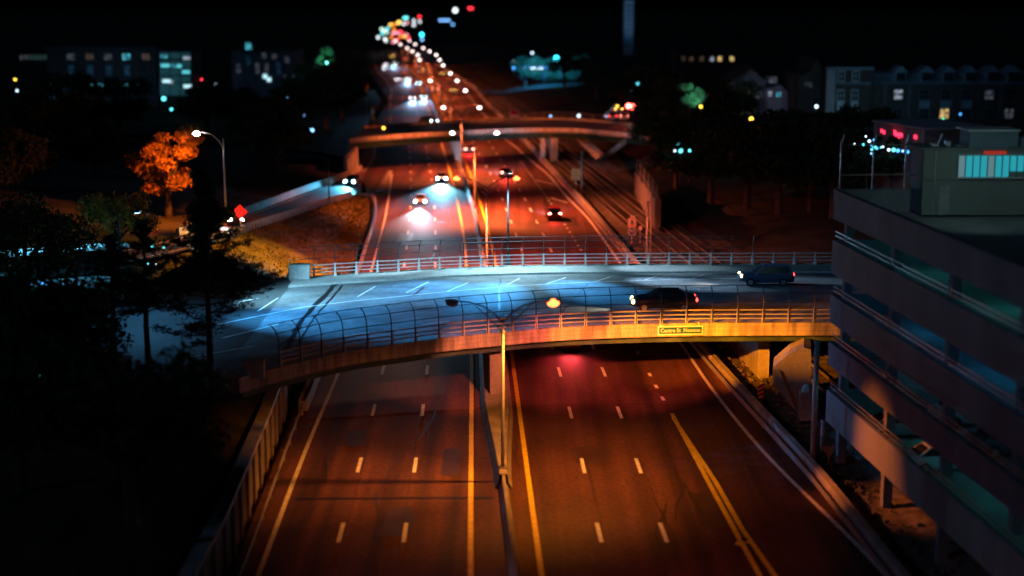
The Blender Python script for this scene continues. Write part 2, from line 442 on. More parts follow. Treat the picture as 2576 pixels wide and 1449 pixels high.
def pline(m, pts, w, z):
    w3 = [G(*p, z) for p in pts]
    for a, b in zip(w3[:-1], w3[1:]):
        d = (b - a).normalized(); r = Vector((d.y, -d.x, 0)) * w / 2
        m.quad(a - r, a + r, b + r, b - r)
pline(yp, [(1690, 1040), (1795, 1236), (1912, 1449), (1975, 1560)], .3, ZP)  # white gore lines and chevron, drawn yellow for the lamp light on them
pline(yp, [(1693, 1050), (1800, 1212), (1868, 1332), (1950, 1449), (2050, 1600)], .3, ZP + .003)
pline(yp, [(1858, 1372), (1872, 1352), (1886, 1366)], .5, ZP + .005)
pline(wp, [(1349, 453), (1393, 464)], .32, ZP); pline(wp, [(1383, 497), (1428, 510)], .32, ZP)
for k in range(9):   # gore hatching beside the exit ramp
    pline(wp, [(978 - k * 4.2, 432 + k * 6), (985.5, 429 + k * 6)], .5, ZP)
pline(wp, [(945, 356), (940, 395), (930, 415), (905, 443), (870, 462)], .2, ZP)
struct(wp.build('white_road_markings', WPAINT)); struct(yp.build('yellow_road_markings', YPAINT))

# ------------------------------------------------------------------ barriers
JERSEY = [(-.3, 0), (-.3, .08), (-.14, .33), (-.09, .86), (.09, .86), (.14, .33), (.3, .08), (.3, 0)]
def path(f, y0, y1, st=4, z=0.0, off=0.0): return [Vector((f(y) + off, y, z)) for y in np.arange(y0, y1 + .01, st)]
t = thing('median_barrier', 'concrete barrier down the middle of the highway, carrying the double-armed lamp posts', 'barrier', (MED(91.5), 91.5, 0))
MB().sweep(path(MED, 46, 90, 4), JERSEY).build('near_wall', CONC, t, True)
def midx(y): return MED(y) + np.interp(y, [88, 94, 106, 111], [0, -.05, -.1, -.1])
def wide(y): return np.interp(y, [89, 94, 107, 112, 140, 147], [.32, .4, .95, .95, .95, .32])
wd_ = MB()
ys = list(np.arange(90, 147.1, 3))
for i, y in enumerate(ys):
    c, h = MED(y), wide(y)
    wd_.v += [(c - h - .2, y, 0), (c - h, y, .3), (c - h + .1, y, .9), (c + h - .1, y, .9), (c + h, y, .3), (c + h + .2, y, 0)]
for i in range(len(ys) - 1):
    for k in range(5):
        a = i * 6 + k; wd_.f.append((a, a + 6, a + 7, a + 1))
wd_.build('pier_wedge', CONC, t, True)
MB().sweep(path(MED, 147, 268, 4), JERSEY).build('far_wall', CONC, t, True)
t2 = thing('median_barrier', 'distant concrete median barrier curving left beyond the second bridge', 'barrier', (MED(320), 320, 0))
MB().sweep(path(MED, 268, 900, 6), JERSEY).build('wall', CONC, t2, True)
WALLR = [(-.45, 0), (-.45, .1), (-.25, .4), (-.2, 1.0), (.2, 1.0), (.25, .4), (.3, 0)]
t = thing('edge_barrier', 'long concrete barrier between the right-hand lanes and the railway', 'barrier', (RB(160), 160, 0))
MB().sweep(path(RB, 46, 300, 4), WALLR).build('wall', CONC, t, True)
MB().sweep(path(RB, 46, 300, 4, .62, -.62), [(-.03, -.16), (-.06, 0), (-.03, .16), (.03, .16), (.03, -.16)]).build('steel_rail', STEEL, t, True)
t = thing('edge_barrier', 'distant concrete barrier on the right of the highway where it curves away', 'barrier', (RB(420), 420, 0))
MB().sweep(path(RB, 301, 900, 6), WALLR).build('wall', CONC, t, True)
# left retaining wall below the street, ribbed
def wx(y): return float(np.interp(y, [40, 75, 96, 110], [-14.5, -14.7, -15.6, -16.4]))
t = thing('retaining_wall', 'ribbed concrete retaining wall left of the highway in front of the near bridge', 'wall', (wx(90), 90, 0))
wa = MB(); ys = list(np.arange(40, 109.1, 1.5))
wa.sweep([Vector((wx(y), y, 0)) for y in ys], [(0, -.3), (0, 3.1), (.5, 3.1), (.5, -.3)]); wa.build('wall_face', CONC_D, t, True)
rb = MB()
for y in np.arange(42, 108, 3): rb.box((wx(y) + .06, y, 1.5), (.24, .5, 3.0))
rb.build('ribs', CONC_D, t, True)
MB().sweep([Vector((wx(y), y, 3.1)) for y in ys], [(-.15, 0), (-.15, .3), (.6, .3), (.6, 0)]).build('coping', CONC, t, True)
t = thing('guard_rail', 'steel guard rail at the foot of the retaining wall, left edge of the near highway', 'guard rail', (-15, 100, 0))
gp = lambda y: float(np.interp(y, [40, 75, 104], [-13.75, -13.85, -15.0]))
MB().sweep([Vector((gp(y), y, .6)) for y in np.arange(44, 107.1, 3)], [(-.05, -.17), (.03, -.08), (-.03, 0), (.03, .08), (-.05, .17), (-.09, .17), (-.09, -.17)]).build('rail', STEEL, t, True)
for y in np.arange(46, 107, 3.8): MB().box((gp(y) - .0, y, .4), (.14, .16, .8)).build('post', STEEL, t, True)
t = thing('concrete_parapet', 'short hollow-topped concrete parapet under the left end of the near bridge', 'barrier', (-15.2, 115, 0))
pr = [(-.35, 0), (-.3, .9), (-.2, .9), (-.16, .7), (.16, .7), (.2, .9), (.3, .9), (.35, 0)]
MB().sweep([Vector((-15.1 - (y - 108) * .03, y, 0)) for y in np.arange(108, 148, 3)], pr).build('wall', CONC, t, True)

def wbeam(name, label, pts, both=False, post_step=1.9, post_m=STEEL, shift=(0, 0)):
    t = thing(name, label, 'guard rail', tuple(pts[len(pts) // 2]))
    prof = [(-.04, -.17), (.04, -.08), (-.03, 0), (.04, .08), (-.04, .17), (-.07, .17), (-.02, .08), (-.08, 0), (-.02, -.08), (-.07, -.17)]
    MB().sweep([p + Vector((0, 0, .58)) for p in pts], prof).build('rail', STEEL, t, True)
    acc = 0; n = 0
    for a, b in zip(pts[:-1], pts[1:]):
        Ln = (b - a).length; s = post_step - acc
        while s < Ln and n < 100:
            p = a.lerp(b, s / Ln); MB().box(p + Vector((shift[0], shift[1], .4)), (.24, .2, .96)).build('post', post_m, t, True); n += 1
            s += post_step
        acc = (acc + Ln) % post_step
    return t
lp = [Vector((LB(y), y, 0)) for y in np.arange(150, 227, 3)]
e = lp[-1]; lp += [e + Vector((-.4, 2.4, 0)), e + Vector((-1.5, 4.2, 0)), e + Vector((-3.2, 5, 0))]
wbeam('guard_rail', 'guard rail curling away at its far end, between the grass bank and the left lanes', lp)
# ------------------------------------------------------------------ ramp, grass bank, left plateau
rn = [G(908, 480, .1), G(870, 497, .6), G(828, 509, 1.5), G(735, 540, 2.5), G(641, 571, 3.5), G(520, 612, 4.4), G(400, 645, 5.1), G(100, 700, 5.7)]
rf = [G(915, 425, .1), G(880, 442, .6), G(765, 485, 1.6), G(690, 513, 2.5), G(619, 540, 3.5), G(500, 580, 4.4), G(380, 612, 5.1), G(100, 665, 5.7)]
def dense(pts, n=6):
    out = []
    for i in range(len(pts) - 1):
        p0, p1, p2, p3 = pts[max(i - 1, 0)], pts[i], pts[i + 1], pts[min(i + 2, len(pts) - 1)]
        for k in range(n):
            u = k / n
            out.append(.5 * ((2 * p1) + (p2 - p0) * u + (2 * p0 - 5 * p1 + 4 * p2 - p3) * u * u + (3 * p1 - p0 - 3 * p2 + p3) * u ** 3))
    return out + [pts[-1]]
rn = dense(rn); rf = dense(rf)
def ribbon(a, b, n=6, dz=0.0, bump=0.0, seed=0):
    m = MB(); rr = random.Random(seed)
    for p, q in zip(a, b):
        for k in range(n + 1):
            v = p.lerp(q, k / n) + Vector((0, 0, dz))
            if 0 < k < n: v.z += rr.uniform(-bump, bump)
            m.v.append(tuple(v))
    for i in range(len(a) - 1):
        for k in range(n):
            c = i * (n + 1) + k; m.f.append((c, c + 1, c + n + 2, c + n + 1))
    return m
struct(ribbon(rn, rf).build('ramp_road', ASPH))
rm = MB()
for a, b, c, d in zip(rn[3:-1], rf[3:-1], rn[4:], rf[4:]):
    for u in (.12, .86):
        p, q = a.lerp(b, u), c.lerp(d, u); s = (b - a).normalized() * .09; z = Vector((0, 0, .02))
        rm.quad(p - s + z, p + s + z, q + s + z, q - s + z)
struct(rm.build('ramp_markings', WPAINT))
wbeam('guard_rail', 'guard rail with closely spaced posts along the grass side of the ramp', [p + (q - p).normalized() * -.5 for p, q in zip(rn[4:34], rf[4:34])], post_step=1.3, shift=(.2, -.12))
t = thing('ramp_barrier', 'low concrete barrier along the outer edge of the ramp', 'barrier', tuple(rf[18]))
MB().sweep([q + (q - p).normalized() * .4 for p, q in zip(rn[2:34], rf[2:34])], [(-.25, 0), (-.12, .9), (.12, .9), (.25, 0)]).build('wall', CONC, t, True)
# grass bank between ramp and highway
hb = []
for p in rn:
    y = max(p.y, 148); hb.append(Vector((LB(y) - .8, y, 0.0)))
ga = [p + Vector((.7, 0, -.1)) for p in rn[3:32]]; gb = hb[3:32]
ga += [G(560, 640, 4.8), G(600, 675, 5.3), G(690, 700, 5.6), Vector((-19, 131, 5.6))]
gb += [Vector((LB(y) - .8, y, z)) for y, z in ((150, 0), (146, 0), (142, 0.2), (137, 1.0))]
gm = MB(); nn = 14; rr = random.Random(4)
for p, q in zip(ga, gb):
    for k in range(nn + 1):
        u = k / nn; v = p.lerp(q, u); s = u * u * (3 - 2 * u)
        v.z = p.z + (q.z - p.z) * (.5 * u + .5 * s) + (rr.uniform(-.09, .09) if 0 < k < nn else 0); gm.v.append(tuple(v))
for i in range(len(ga) - 1):
    for k in range(nn):
        c = i * (nn + 1) + k; gm.f.append((c, c + nn + 1, c + nn + 2, c + 1))
bank = struct(gm.build('grass_bank', GRASS, smooth=True))
# grass tufts on the bank
tf = MB(); rr = random.Random(11)
for _ in range(5200):
    i = rr.randrange(len(ga) - 1); u = rr.random(); w_ = rr.random()
    k = min(int(u * nn), nn - 1); fr = u * nn - k
    a = Vector(gm.v[i * (nn + 1) + k]).lerp(Vector(gm.v[i * (nn + 1) + k + 1]), fr)
    b = Vector(gm.v[(i + 1) * (nn + 1) + k]).lerp(Vector(gm.v[(i + 1) * (nn + 1) + k + 1]), fr)
    p = a.lerp(b, w_); th = rr.uniform(0, math.pi); h = rr.uniform(.1, .32); d = Vector((math.cos(th), math.sin(th), 0)) * rr.uniform(.05, .16)
    le = Vector((rr.uniform(-.12, .12), rr.uniform(-.12, .12), h))
    tf.add([p - d, p + d, p + le], [(0, 1, 2)])
tag(tf.build('grass', GRASS), 'dry rough grass on the bank between ramp and highway', 'grass', kind='stuff')
# plateau at street level on the left: near part beside the wall, street, far part
pl = MB()
pl.add([(wx(40) - .5, 40, 3.1), (wx(108) - .5, 108, 3.2), (-21.5, 108, 5.3), (-20.5, 40, 5.3)], [(0, 3, 2, 1)])
pl.add([(-20.5, 40, 5.3), (-21.5, 108, 5.3), (-60, 112, 5.6), (-300, 112, 5.6), (-300, 40, 5.6)], [(0, 4, 3, 2, 1)])
outer = [q + (q - p).normalized() * .9 for p, q in zip(rn, rf)]
struct(pl.build('left_bank', DIRT))
fl = MB(); n = len(outer)
for i, p in enumerate(outer):
    d = min(1, i / 14); fl.v += [tuple(p - Vector((0, 0, .05))), tuple(p + Vector((-7, 3, 1.4 * (1 - d) + .4))), tuple(p + Vector((-40, 25, 3.2))), (p.x - 330, p.y + 90, 5)]
for i in range(n - 1):
    for k in range(3):
        c = i * 4 + k; fl.f.append((c, c + 4, c + 5, c + 1))
struct(fl.build('left_hillside', DIRT))
# ramp shoulder fill so the ramp does not float
struct(ribbon([p + Vector((.7, 0, -.1)) for p in rn], [Vector((p.x + .5, p.y - .5, -.6)) for p in rn], 2).build('ramp_bank', DIRT))
# far hillsides left and right
hs = MB()
def hill(sx, x0, rise, y0, y1, seed):
    rr = random.Random(seed); m = MB(); ys = np.arange(y0, y1, 25); us = [0, 6, 16, 40, 90, 180, 420, 900]
    for y in ys:
        for j, u in enumerate(us):
            z = rise * (1 - math.exp(-u / 30)) + (rr.uniform(-.5, .5) if j > 1 else 0) - (.3 if j == 0 else 0)
            m.v.append((x0(y) + sx * u, y, z))
    for i in range(len(ys) - 1):
        for k in range(len(us) - 1):
            c = i * len(us) + k; q = (c, c + 1, c + len(us) + 1, c + len(us)); m.f.append(q if sx > 0 else q[::-1])
    return m
struct(hill(-1, lambda y: LB(y) - 2, 6, 290, 1000, 3).build('far_left_hillside', DIRT))
TRK = lambda y: 12.5 + (234.4 - y) * .0899           # nearest rail of the railway
struct(hill(1, lambda y: TRK(y) + 9.5, 6, 150, 1000, 5).build('right_hillside', DIRT))
# railway bed
bed = MB(); ys = np.arange(30, 480, 5); rr = random.Random(8)
for y in ys:
    a, b = RB(y) + .3, TRK(y) + 10
    for k in range(17):
        x = a + (b - a) * k / 16; bedz = -.12 + (0.25 if 3 < k < 13 else 0) + rr.uniform(-.05, .05); bed.v.append((x, y, bedz))
for i in range(len(ys) - 1):
    for k in range(16):
        c = i * 17 + k; bed.f.append((c, c + 1, c + 18, c + 17))
struct(bed.build('railway_bed', GRAVEL))
rk = MB(); rr = random.Random(21)
for _ in range(900):
    y = rr.uniform(74, 190); a = RB(y) + .7; x = a + abs(rr.gauss(0, 1.0)) * 2.4
    if x > TRK(y) - .6 and y > 138: continue
    r = rr.uniform(.06, .22); rk.ball((x, y, .0 + r * .3), r, 5, 3, (1, rr.uniform(.7, 1.3), .7))
tag(rk.build('rubble', GRAVEL), 'loose stones and rubble beside the right-hand barrier', 'stones', kind='stuff')
for nm, o, lab in (('railway_track', 0, 'railway track nearer the highway'), ('railway_track', 3.55, 'railway track farther from the highway, under the bank')):
    t = thing(nm, lab, 'railway track', (TRK(180) + o, 180, .12))
    for g_ in (0, 1.5):
        MB().sweep([Vector((TRK(y) + o + g_, y, .2)) for y in np.arange(40, 470, 6)], [(-.07, 0), (-.05, .2), (.05, .2), (.07, 0)]).build('rail', RAILM, t, True)
    tm = MB()
    for y in np.arange(42, 330, .75): tm.box((TRK(y) + o + .75, y, .15), (2.5, .24, .14), R(5.1))
    tag(tm.build('sleepers', TIE, t, True), kind='stuff')

# ------------------------------------------------------------------ near bridge
ZD = 5.8
NEAR = dense([G(*p, ZD) for p in ((600, 962), (715, 930), (859, 896), (992, 876), (1125, 858), (1258, 845), (1392, 833.5), (1525, 827), (1658, 823), (1784, 821), (2050, 820), (2250, 820))], 8)
FAR = dense([G(*p, ZD) for p in ((690, 711), (735, 705), (859, 696), (992, 688), (1125, 680), (1259, 675), (1392, 672), (1658, 669.5), (2050, 668.5), (2250, 668.5))], 8)
def resample(pts, step):
    out = [pts[0]]; acc = 0
    for a, b in zip(pts[:-1], pts[1:]):
        Ln = (b - a).length
        if Ln < 1e-6: continue
        s = step - acc
        while s <= Ln: out.append(a.lerp(b, s / Ln)); s += step
        acc = (acc + Ln) % step
    return out
def by_x(pts, x):
    xs = [p.x for p in pts]; return float(np.interp(x, xs, [p.y for p in pts]))
nx = lambda x: by_x(NEAR, x); fx_ = lambda x: by_x(FAR, x)
BX = list(np.arange(-18.5, 39.1, 1.5))
bridge = thing('overpass_bridge', 'near road bridge over the highway, its deck lit blue and its concrete edge lit orange', 'bridge', (0, 122, 0))
CURB_F = 3.6; CURB_N = 1.9
dk = MB()
for x in BX:
    a, b = nx(x) + CURB_N, fx_(x) - CURB_F
    for k in range(13): dk.v.append((x, a + (b - a) * k / 12, ZD))
for i in range(len(BX) - 1):
    for k in range(12):
        c = i * 13 + k; dk.f.append((c, c + 13, c + 14, c + 1))
dk.build('deck', DECKM, bridge, True)
def slab(m, ya, yb, z0, z1, xs=BX):
    for x in xs: m.v += [(x, ya(x), z0), (x, yb(x), z0), (x, yb(x), z1), (x, ya(x), z1)]
    for i in range(len(xs) - 1):
        c = i * 4
        for k in range(4): m.f.append((c + k, c + 4 + k, c + 4 + (k + 1) % 4, c + (k + 1) % 4))
    e = (len(xs) - 1) * 4; m.f += [(0, 1, 2, 3), (e + 3, e + 2, e + 1, e)]
    return m
slab(MB(), lambda x: fx_(x) - CURB_F, lambda x: fx_(x) - .02, ZD - .1, ZD + .16).build('far_sidewalk', WALKM, bridge, True)
slab(MB(), lambda x: nx(x) + .34, lambda x: nx(x) + CURB_N, ZD - .1, ZD + .16).build('near_sidewalk', WALKM, bridge, True)
slab(MB(), lambda x: nx(x), lambda x: nx(x) + .34, ZD - .72, ZD + .25).build('near_fascia', FASC, bridge, True)
slab(MB(), lambda x: fx_(x) - .02, lambda x: fx_(x) + .3, ZD - .6, ZD + .2).build('far_fascia', FASC, bridge, True)
slab(MB(), lambda x: nx(x) + .42, lambda x: fx_(x) - .3, ZD - .35, ZD - .02).build('deck_slab', CONC_D, bridge, True)
gi = MB()
for k, u in enumerate((.02, .2, .4, .6, .8, .98)):
    yy = lambda x, u=u: nx(x) + .55 + (fx_(x) - nx(x) - 1.1) * u
    slab(gi, lambda x: yy(x) - .02, lambda x: yy(x) + .02, ZD - 1.35, ZD - .35)
    slab(gi, lambda x: yy(x) - .2, lambda x: yy(x) + .2, ZD - 1.42, ZD - 1.352)
gi.build('girders', GIRD, bridge, True)
pp = MB()
for u in (.12, .32, .52, .72, .9):
    x = MED(122); y = nx(x) + (fx_(x) - nx(x)) * u
    c = MED(y); pp.box((c, y, 2.05), (.9, 1.1, 4.1))
pp.box((MED(122), 122.4, 4.22), (1.1, 23, .5))
pp.build('median_pier', CONC, bridge, True)
ab = MB()
ab.plate([(-17.4, 104, -.4), (-18.6, 140, -.4), (-18.6, 140, 5.4), (-17.4, 104, 5.4)], (-1.5, 0, 0))
ab.build('left_abutment', CONC_D, bridge, True)
ap = MB(); ap.plate([(19.3, 118, -.3), (18.2, 136.5, -.3), (18.2, 136.5, 4.4), (19.3, 118, 4.4)], (.9, 0, 0))
ap.build('railway_pier', CONC, bridge, True)
wg = MB()
w0 = [at(1945, 966, 110), at(2004, 1036, 110), at(2042, 1040, 110), at(2040, 880, 110), at(2022, 874, 110), at(1985, 890, 110), at(1944, 926, 110)]
wg.plate(w0, (.6, 3.2, 0)); wg.build('wing_wall', CONC, bridge, True)
wg2 = MB(); wg2.plate([at(1946, 966, 109.95), at(2003, 1035, 109.95), at(1960, 930, 109.95), at(1947, 928, 109.95)], (0, -.25, 0)); wg2.build('wing_wall_buttress', CONC, bridge, True)
# painted lines on the bridge, and the street it carries to the left
bm = MB(); ZB = ZD + .012
def dline(pts, w=.12, z=ZB): pline(bm, pts, w, z)
dline([(640, 797), (760, 773), (879, 758), (1000, 746), (1125, 733.5), (1259, 721.5), (1375, 714.5), (1492, 709.5), (1692, 703), (1860, 700.5)])
for a, b in (((900, 746), (945, 720)), ((1022, 736), (1078, 709)), ((1125, 733), (1178, 711)), ((1272, 718), (1308, 700)), ((1375, 714), (1424, 698)), ((1495, 709), (1536, 696)), ((1619, 705), (1653, 694)), ((1742, 700), (1770, 691)), ((648, 783), (700, 749))): dline([a, b])
dline([(1269, 793.5), (1359, 786.5)], .16); dline([(1602, 731), (1760, 727)], .16); dline([(860, 847), (930, 836)], .16); dline([(1060, 817), (1130, 808)], .14)
struct(bm.build('bridge_markings', WPAINT))
dj = MB()
def jl(pts, w):
    rr = random.Random(int(pts[0][0])); w3 = [G(*p, ZD + .007) for p in pts]; prev = None
    for a_, b_ in zip(w3[:-1], w3[1:]):
        for i in range(12):
            q = a_.lerp(b_, i / 11) + Vector((rr.uniform(-.08, .08), rr.uniform(-.08, .08), 0))
            if prev is not None:
                n_ = Vector((-(q - prev).y, (q - prev).x, 0)); n_ = n_.normalized() * w * rr.uniform(.35, .65) if n_.length > 1e-4 else Vector((w / 2, 0, 0))
                dj.quad(prev - n_, q - n_, q + n_, prev + n_)
            prev = q
jl([(716, 885), (762, 800), (846, 712)], .42); jl([(742, 880), (790, 800), (862, 716)], .16); jl([(1258, 845 - 28), (1256, 760), (1258, 700)], .1); jl([(1040, 745), (1066, 722)], .25); jl([(1400, 800), (1480, 712)], .07); jl([(940, 800), (1130, 775), (1320, 760)], .08)
for px, py in ((1241, 722), (1262, 721)):
    c_ = G(px, py, ZD + .009); k_ = len(dj.v)
    for i in range(12): dj.v.append((c_.x + .38 * math.cos(i * math.pi / 6), c_.y + .38 * math.sin(i * math.pi / 6), c_.z))
    dj.f.append(tuple(range(k_, k_ + 12)))
struct(dj.build('deck_joints', SEAL))
# street at the left end
st = MB()
lo = [(-18.3, nx(-18) - 2), (-24, 92), (-40, 84), (-120, 78)]; hi = [(-18.3, 130), (-26, 128), (-42, 133), (-120, 128)]
for (a, b), (c, d) in zip(lo, hi):
    for k in range(9): st.v.append((a + (c - a) * k / 8, b + (d - b) * k / 8, 5.79))
for i in range(3):
    for k in range(8):
        c = i * 9 + k; st.f.append((c, c + 1, c + 10, c + 9))
struct(st.build('street', STREETM))
sm_ = MB()
for a, b in (((640, 797), (520, 822)), ((560, 850), (700, 815)), ((600, 760), (650, 750)), ((470, 900), (640, 870))): pline(sm_, [a, b], .14, 5.81)
struct(sm_.build('street_markings', WPAINT))

# ------------------------------------------------------------------ railings and curved chain-link fences
def railing(name, label, line, inward, x0, x1):
    t = thing(name, label, 'railing', (0, line[len(line) // 2].y, ZD))
    pts = [p for p in resample(line, 1.87) if x0 <= p.x <= x1]
    off = Vector((0, .2 * inward, 0)); fine = [p + off for p in resample(line, .6) if x0 - .1 <= p.x <= x1 + .1]
    for h in (.55, .85, 1.18):
        m = MB(); m.sweep([p + Vector((0, 0, h)) for p in fine], [(-.05, -.045), (-.05, .045), (.05, .045), (.05, -.045)]); m.build('rail', ALU, t, True)
    for p in pts:
        m = MB(); q = p + off
        m.add([tuple(q + Vector(v)) for v in ((-.11, -.12, .16), (.11, -.12, .16), (.11, .12, .16), (-.11, .12, .16), (-.055, -.05, 1.28), (.055, -.05, 1.28), (.055, .05, 1.28), (-.055, .05, 1.28))],
              [(3, 2, 1, 0), (4, 5, 6, 7), (0, 1, 5, 4), (1, 2, 6, 5), (2, 3, 7, 6), (3, 0, 4, 7)])
        m.box(q + Vector((0, 0, .19)), (.28, .26, .06)); m.build('post', ALU, t, True)
    return t
def fence(name, label, line, inward, x0, x1):
    t = thing(name, label, 'fence', (0, line[len(line) // 2].y, ZD))
    prof = [(0.0, .2), (0, 1.0), (0, 1.75), (.05, 2.1), (.18, 2.42), (.42, 2.7), (.8, 2.9)]
    fine = [p for p in resample(line, .6) if x0 <= p.x <= x1]; pos = [p for p in resample(line, 1.87) if x0 <= p.x <= x1]
    cum = [0]
    for a, b in zip(fine[:-1], fine[1:]): cum.append(cum[-1] + (b - a).length)
    tot = cum[-1]; fxs = [p.x for p in fine]; fys = [p.y for p in fine]
    def nrm(x):
        sl = (float(np.interp(x + 2, fxs, fys)) - float(np.interp(x - 2, fxs, fys))) / max(.5, min(x + 2, fxs[-1]) - max(x - 2, fxs[0]))
        return Vector((-sl, 1, 0)).normalized() * inward
    def P(p, o, h): return p + nrm(p.x) * (o + .04) + Vector((0, 0, h))
    for p in pos: MB().tube([P(p, *q) for q in prof], .038, 6).build('post', DKSTEEL, t, True)
    for j in (2, 4, 6): MB().tube([P(p, *prof[j]) for p in fine], .028, 5).build('rail', DKSTEEL, t, True)
    hs_ = [0]
    for j in range(6): hs_.append(hs_[-1] + math.hypot(prof[j + 1][0] - prof[j][0], prof[j + 1][1] - prof[j][1]))
    def surf(s, h):
        i = min(max(int(np.searchsorted(cum, s)) - 1, 0), len(fine) - 2); u = (s - cum[i]) / (cum[i + 1] - cum[i])
        return P(fine[i].lerp(fine[i + 1], u), float(np.interp(h, hs_, [q[0] for q in prof])), float(np.interp(h, hs_, [q[1] for q in prof])))
    m = MB(); H = hs_[-1]; sp = .15; w = .0013
    for sgn in (1, -1):
        s0 = -H
        while s0 < tot + H:
            prev = None
            for h in np.linspace(0, H, 8):
                s = s0 + sgn * h
                if 0 <= s <= tot:
                    p = surf(s, h)
                    if prev is not None:
                        d = Vector((w, 0, -w * sgn)); m.quad(prev - d, prev + d, p + d, p - d)
                    prev = p
                else: prev = None
            s0 += sp
    m.build('wire_mesh', DKSTEEL, t, True)
    return t
railing('bridge_railing', 'three-rail metal railing along the near edge of the near bridge, orange under the lamp', NEAR, 1, -15.2, 26)
railing('bridge_railing', 'three-rail metal railing along the far edge of the near bridge, paler on the right', FAR, -1, -18.6, 33)
fence('chain_link_fence', 'dark chain-link fence curving inwards, on the near edge of the bridge', NEAR, 1, -15.2, 25)
fence('chain_link_fence', 'dark chain-link fence curving inwards, on the far edge of the bridge', FAR, -1, -18.2, 21.5)
t = thing('parapet_end_block', 'pale concrete end block at the left end of the far railing', 'block', (G(755, 705, ZD).x, G(755, 705, ZD).y, ZD))
MB().box((0, 0, .62), (1.7, .7, 1.24)).build('block', WALKM, t); MB().box((0, 0, 1.3), (1.8, .8, .12)).build('cap', WALKM, t)
t = thing('fence_post', 'slim pale post beside the concrete end block', 'post', tuple(G(730, 704, ZD)))
MB().tube([(0, 0, 0), (0, 0, 1.75)], .05, 8).build('post', ALU, t); MB().ball((0, 0, 1.78), .08).build('cap', ALU, t)
t = thing('wire_fence', 'low wire fence running left from the bridge end across the grass', 'fence', tuple(G(650, 712, 5.6)))
a, b = G(650, 712, 5.6), G(728, 704, 5.8)
for u in (0, .5, 1): MB().tube([a.lerp(b, u), a.lerp(b, u) + Vector((0, 0, 1.15))], .04, 6).build('post', ALU, t, True)
for h in (.5, 1.05): MB().tube([a + Vector((0, 0, h)), b + Vector((0, 0, h))], .02, 5).build('wire', ALU, t, True)
t = thing('parapet_end_block', 'grey concrete end block at the left end of the near railing, beside the pine', 'block', tuple(G(640, 950, ZD)))
MB().box((0, 0, .55), (1.3, .7, 1.1)).build('block', WALKM, t); MB().box((0, 0, 1.14), (1.4, .8, .1)).build('cap', WALKM, t)
# bridge name sign
sc = at(1711.5, 838.5, nx(11.7) * CS + (HC - 5.6) * SN); sx = sc.x; sy = nx(sx) - .1
t = thing('street_name_sign', 'green sign with pale border reading Centre St Newton on the bridge edge', 'sign', (sx, sy, 5.55), math.atan2(nx(sx + 1.5) - nx(sx - 1.5), 3))
MB().box((0, 0, 0), (3.34, .05, .66)).build('border', SIGNW, t)
MB().box((0, -.03, 0), (3.16, .03, .5)).build('panel', SIGNG, t)
text_mesh('lettering', 'Centre St  Newton', .4, SIGNW, t, (0, -.052, -.0), depth=.006, width=2.9)
for x in (-1.5, 1.35): MB().box((x, .04, .42), (.08, .06, .3)).build('bracket', SIGNW, t)
t = thing('sign_frame', 'empty dark steel frame standing against the far railing, right of the middle lane', 'frame', (G(1205, 678, ZD).x, G(1205, 678, ZD).y + .35, ZD))
for a, b in (((-1.35, 0), (-1.35, 2.35)), ((1.3, 0), (1.3, 2.35))): MB().box((a[0], 0, 1.17), (.1, .08, 2.35)).build('upright', DKSTEEL, t)
for h in (.9, 2.3): MB().box((0, 0, h), (2.6, .07, .08)).build('crossbar', DKSTEEL, t)

# ------------------------------------------------------------------ far bridge
ZD2 = 5.8
N2 = dense([G(*p, 6.4) for p in ((880, 346), (915, 343), (1025, 335), (1145, 328), (1245, 323), (1359, 320), (1459, 322), (1579, 333), (1640, 341))], 6)
n2 = lambda x: by_x(N2, x); f2 = lambda x: n2(x) + 26
BX2 = list(np.arange(-27.4, 24.1, 1.5))
b2 = thing('overpass_bridge', 'second road bridge farther along the highway, its edge a glowing orange band', 'bridge', (-4, 285, 0))
slab(MB(), lambda x: n2(x) + .4, lambda x: f2(x) - .4, ZD2 - .4, ZD2, BX2).build('deck', DECKM, b2, True)
slab(MB(), lambda x: n2(x), lambda x: n2(x) + .4, ZD2 - .15, ZD2 + .5, BX2).build('near_parapet', FASC, b2, True)
slab(MB(), lambda x: f2(x) - .4, lambda x: f2(x), ZD2 - .35, ZD2 + .5, BX2).build('far_parapet', FASC, b2, True)
gi = MB()
for u in (.02, .25, .5, .75, .98):
    yy = lambda x, u=u: n2(x) + .5 + 25 * u
    slab(gi, lambda x: yy(x) - .03, lambda x: yy(x) + .03, ZD2 - 1.45, ZD2 - .4, BX2); slab(gi, lambda x: yy(x) - .2, lambda x: yy(x) + .2, ZD2 - 1.5, ZD2 - 1.452, BX2)
gi.build('girders', mat('dark_green_girder_paint', (.012, .045, .036), .6, .3, .8), b2, True)
for u in (.15, .5, .85): MB().box((MED(n2(-10) + 26 * u), n2(-10) + 26 * u, 2.1), (1, 1.4, 4.3)).build('median_pier', CONC, b2, True)
MB().plate([(-26.2, n2(-26) + .5, -.3), (-29.5, n2(-26) + 27, -.3), (-29.5, n2(-26) + 27, 4.3), (-26.2, n2(-26) + .5, 4.3)], (-1.4, 0, 0)).build('left_abutment', CONC, b2, True)
MB().plate([(-26.2, n2(-26) + .5, -.3), (-26.2, n2(-26) + .5, 4.6), (-27.4, n2(-26) - 6, 3.4), (-27.4, n2(-26) - 6, -.3)], (-.6, 0, 0)).build('wing_wall', CONC, b2, True)
for x, py, sz in ((5.6, 282, (.8, 1.2, 4.4)), (7.6, 283, (1.3, 2.4, 4.4)), (7.3, 296, (1.1, 2, 4.4))): MB().box((x, py, 2.2), sz, R(6)).build('railway_pier', CONC, b2, True)
MB().plate([at(1440, 340, 292), at(1455, 340, 292), at(1512, 392, 262), at(1500, 403, 262)], (.8, .6, 0)).build('right_abutment', CONC, b2, True)
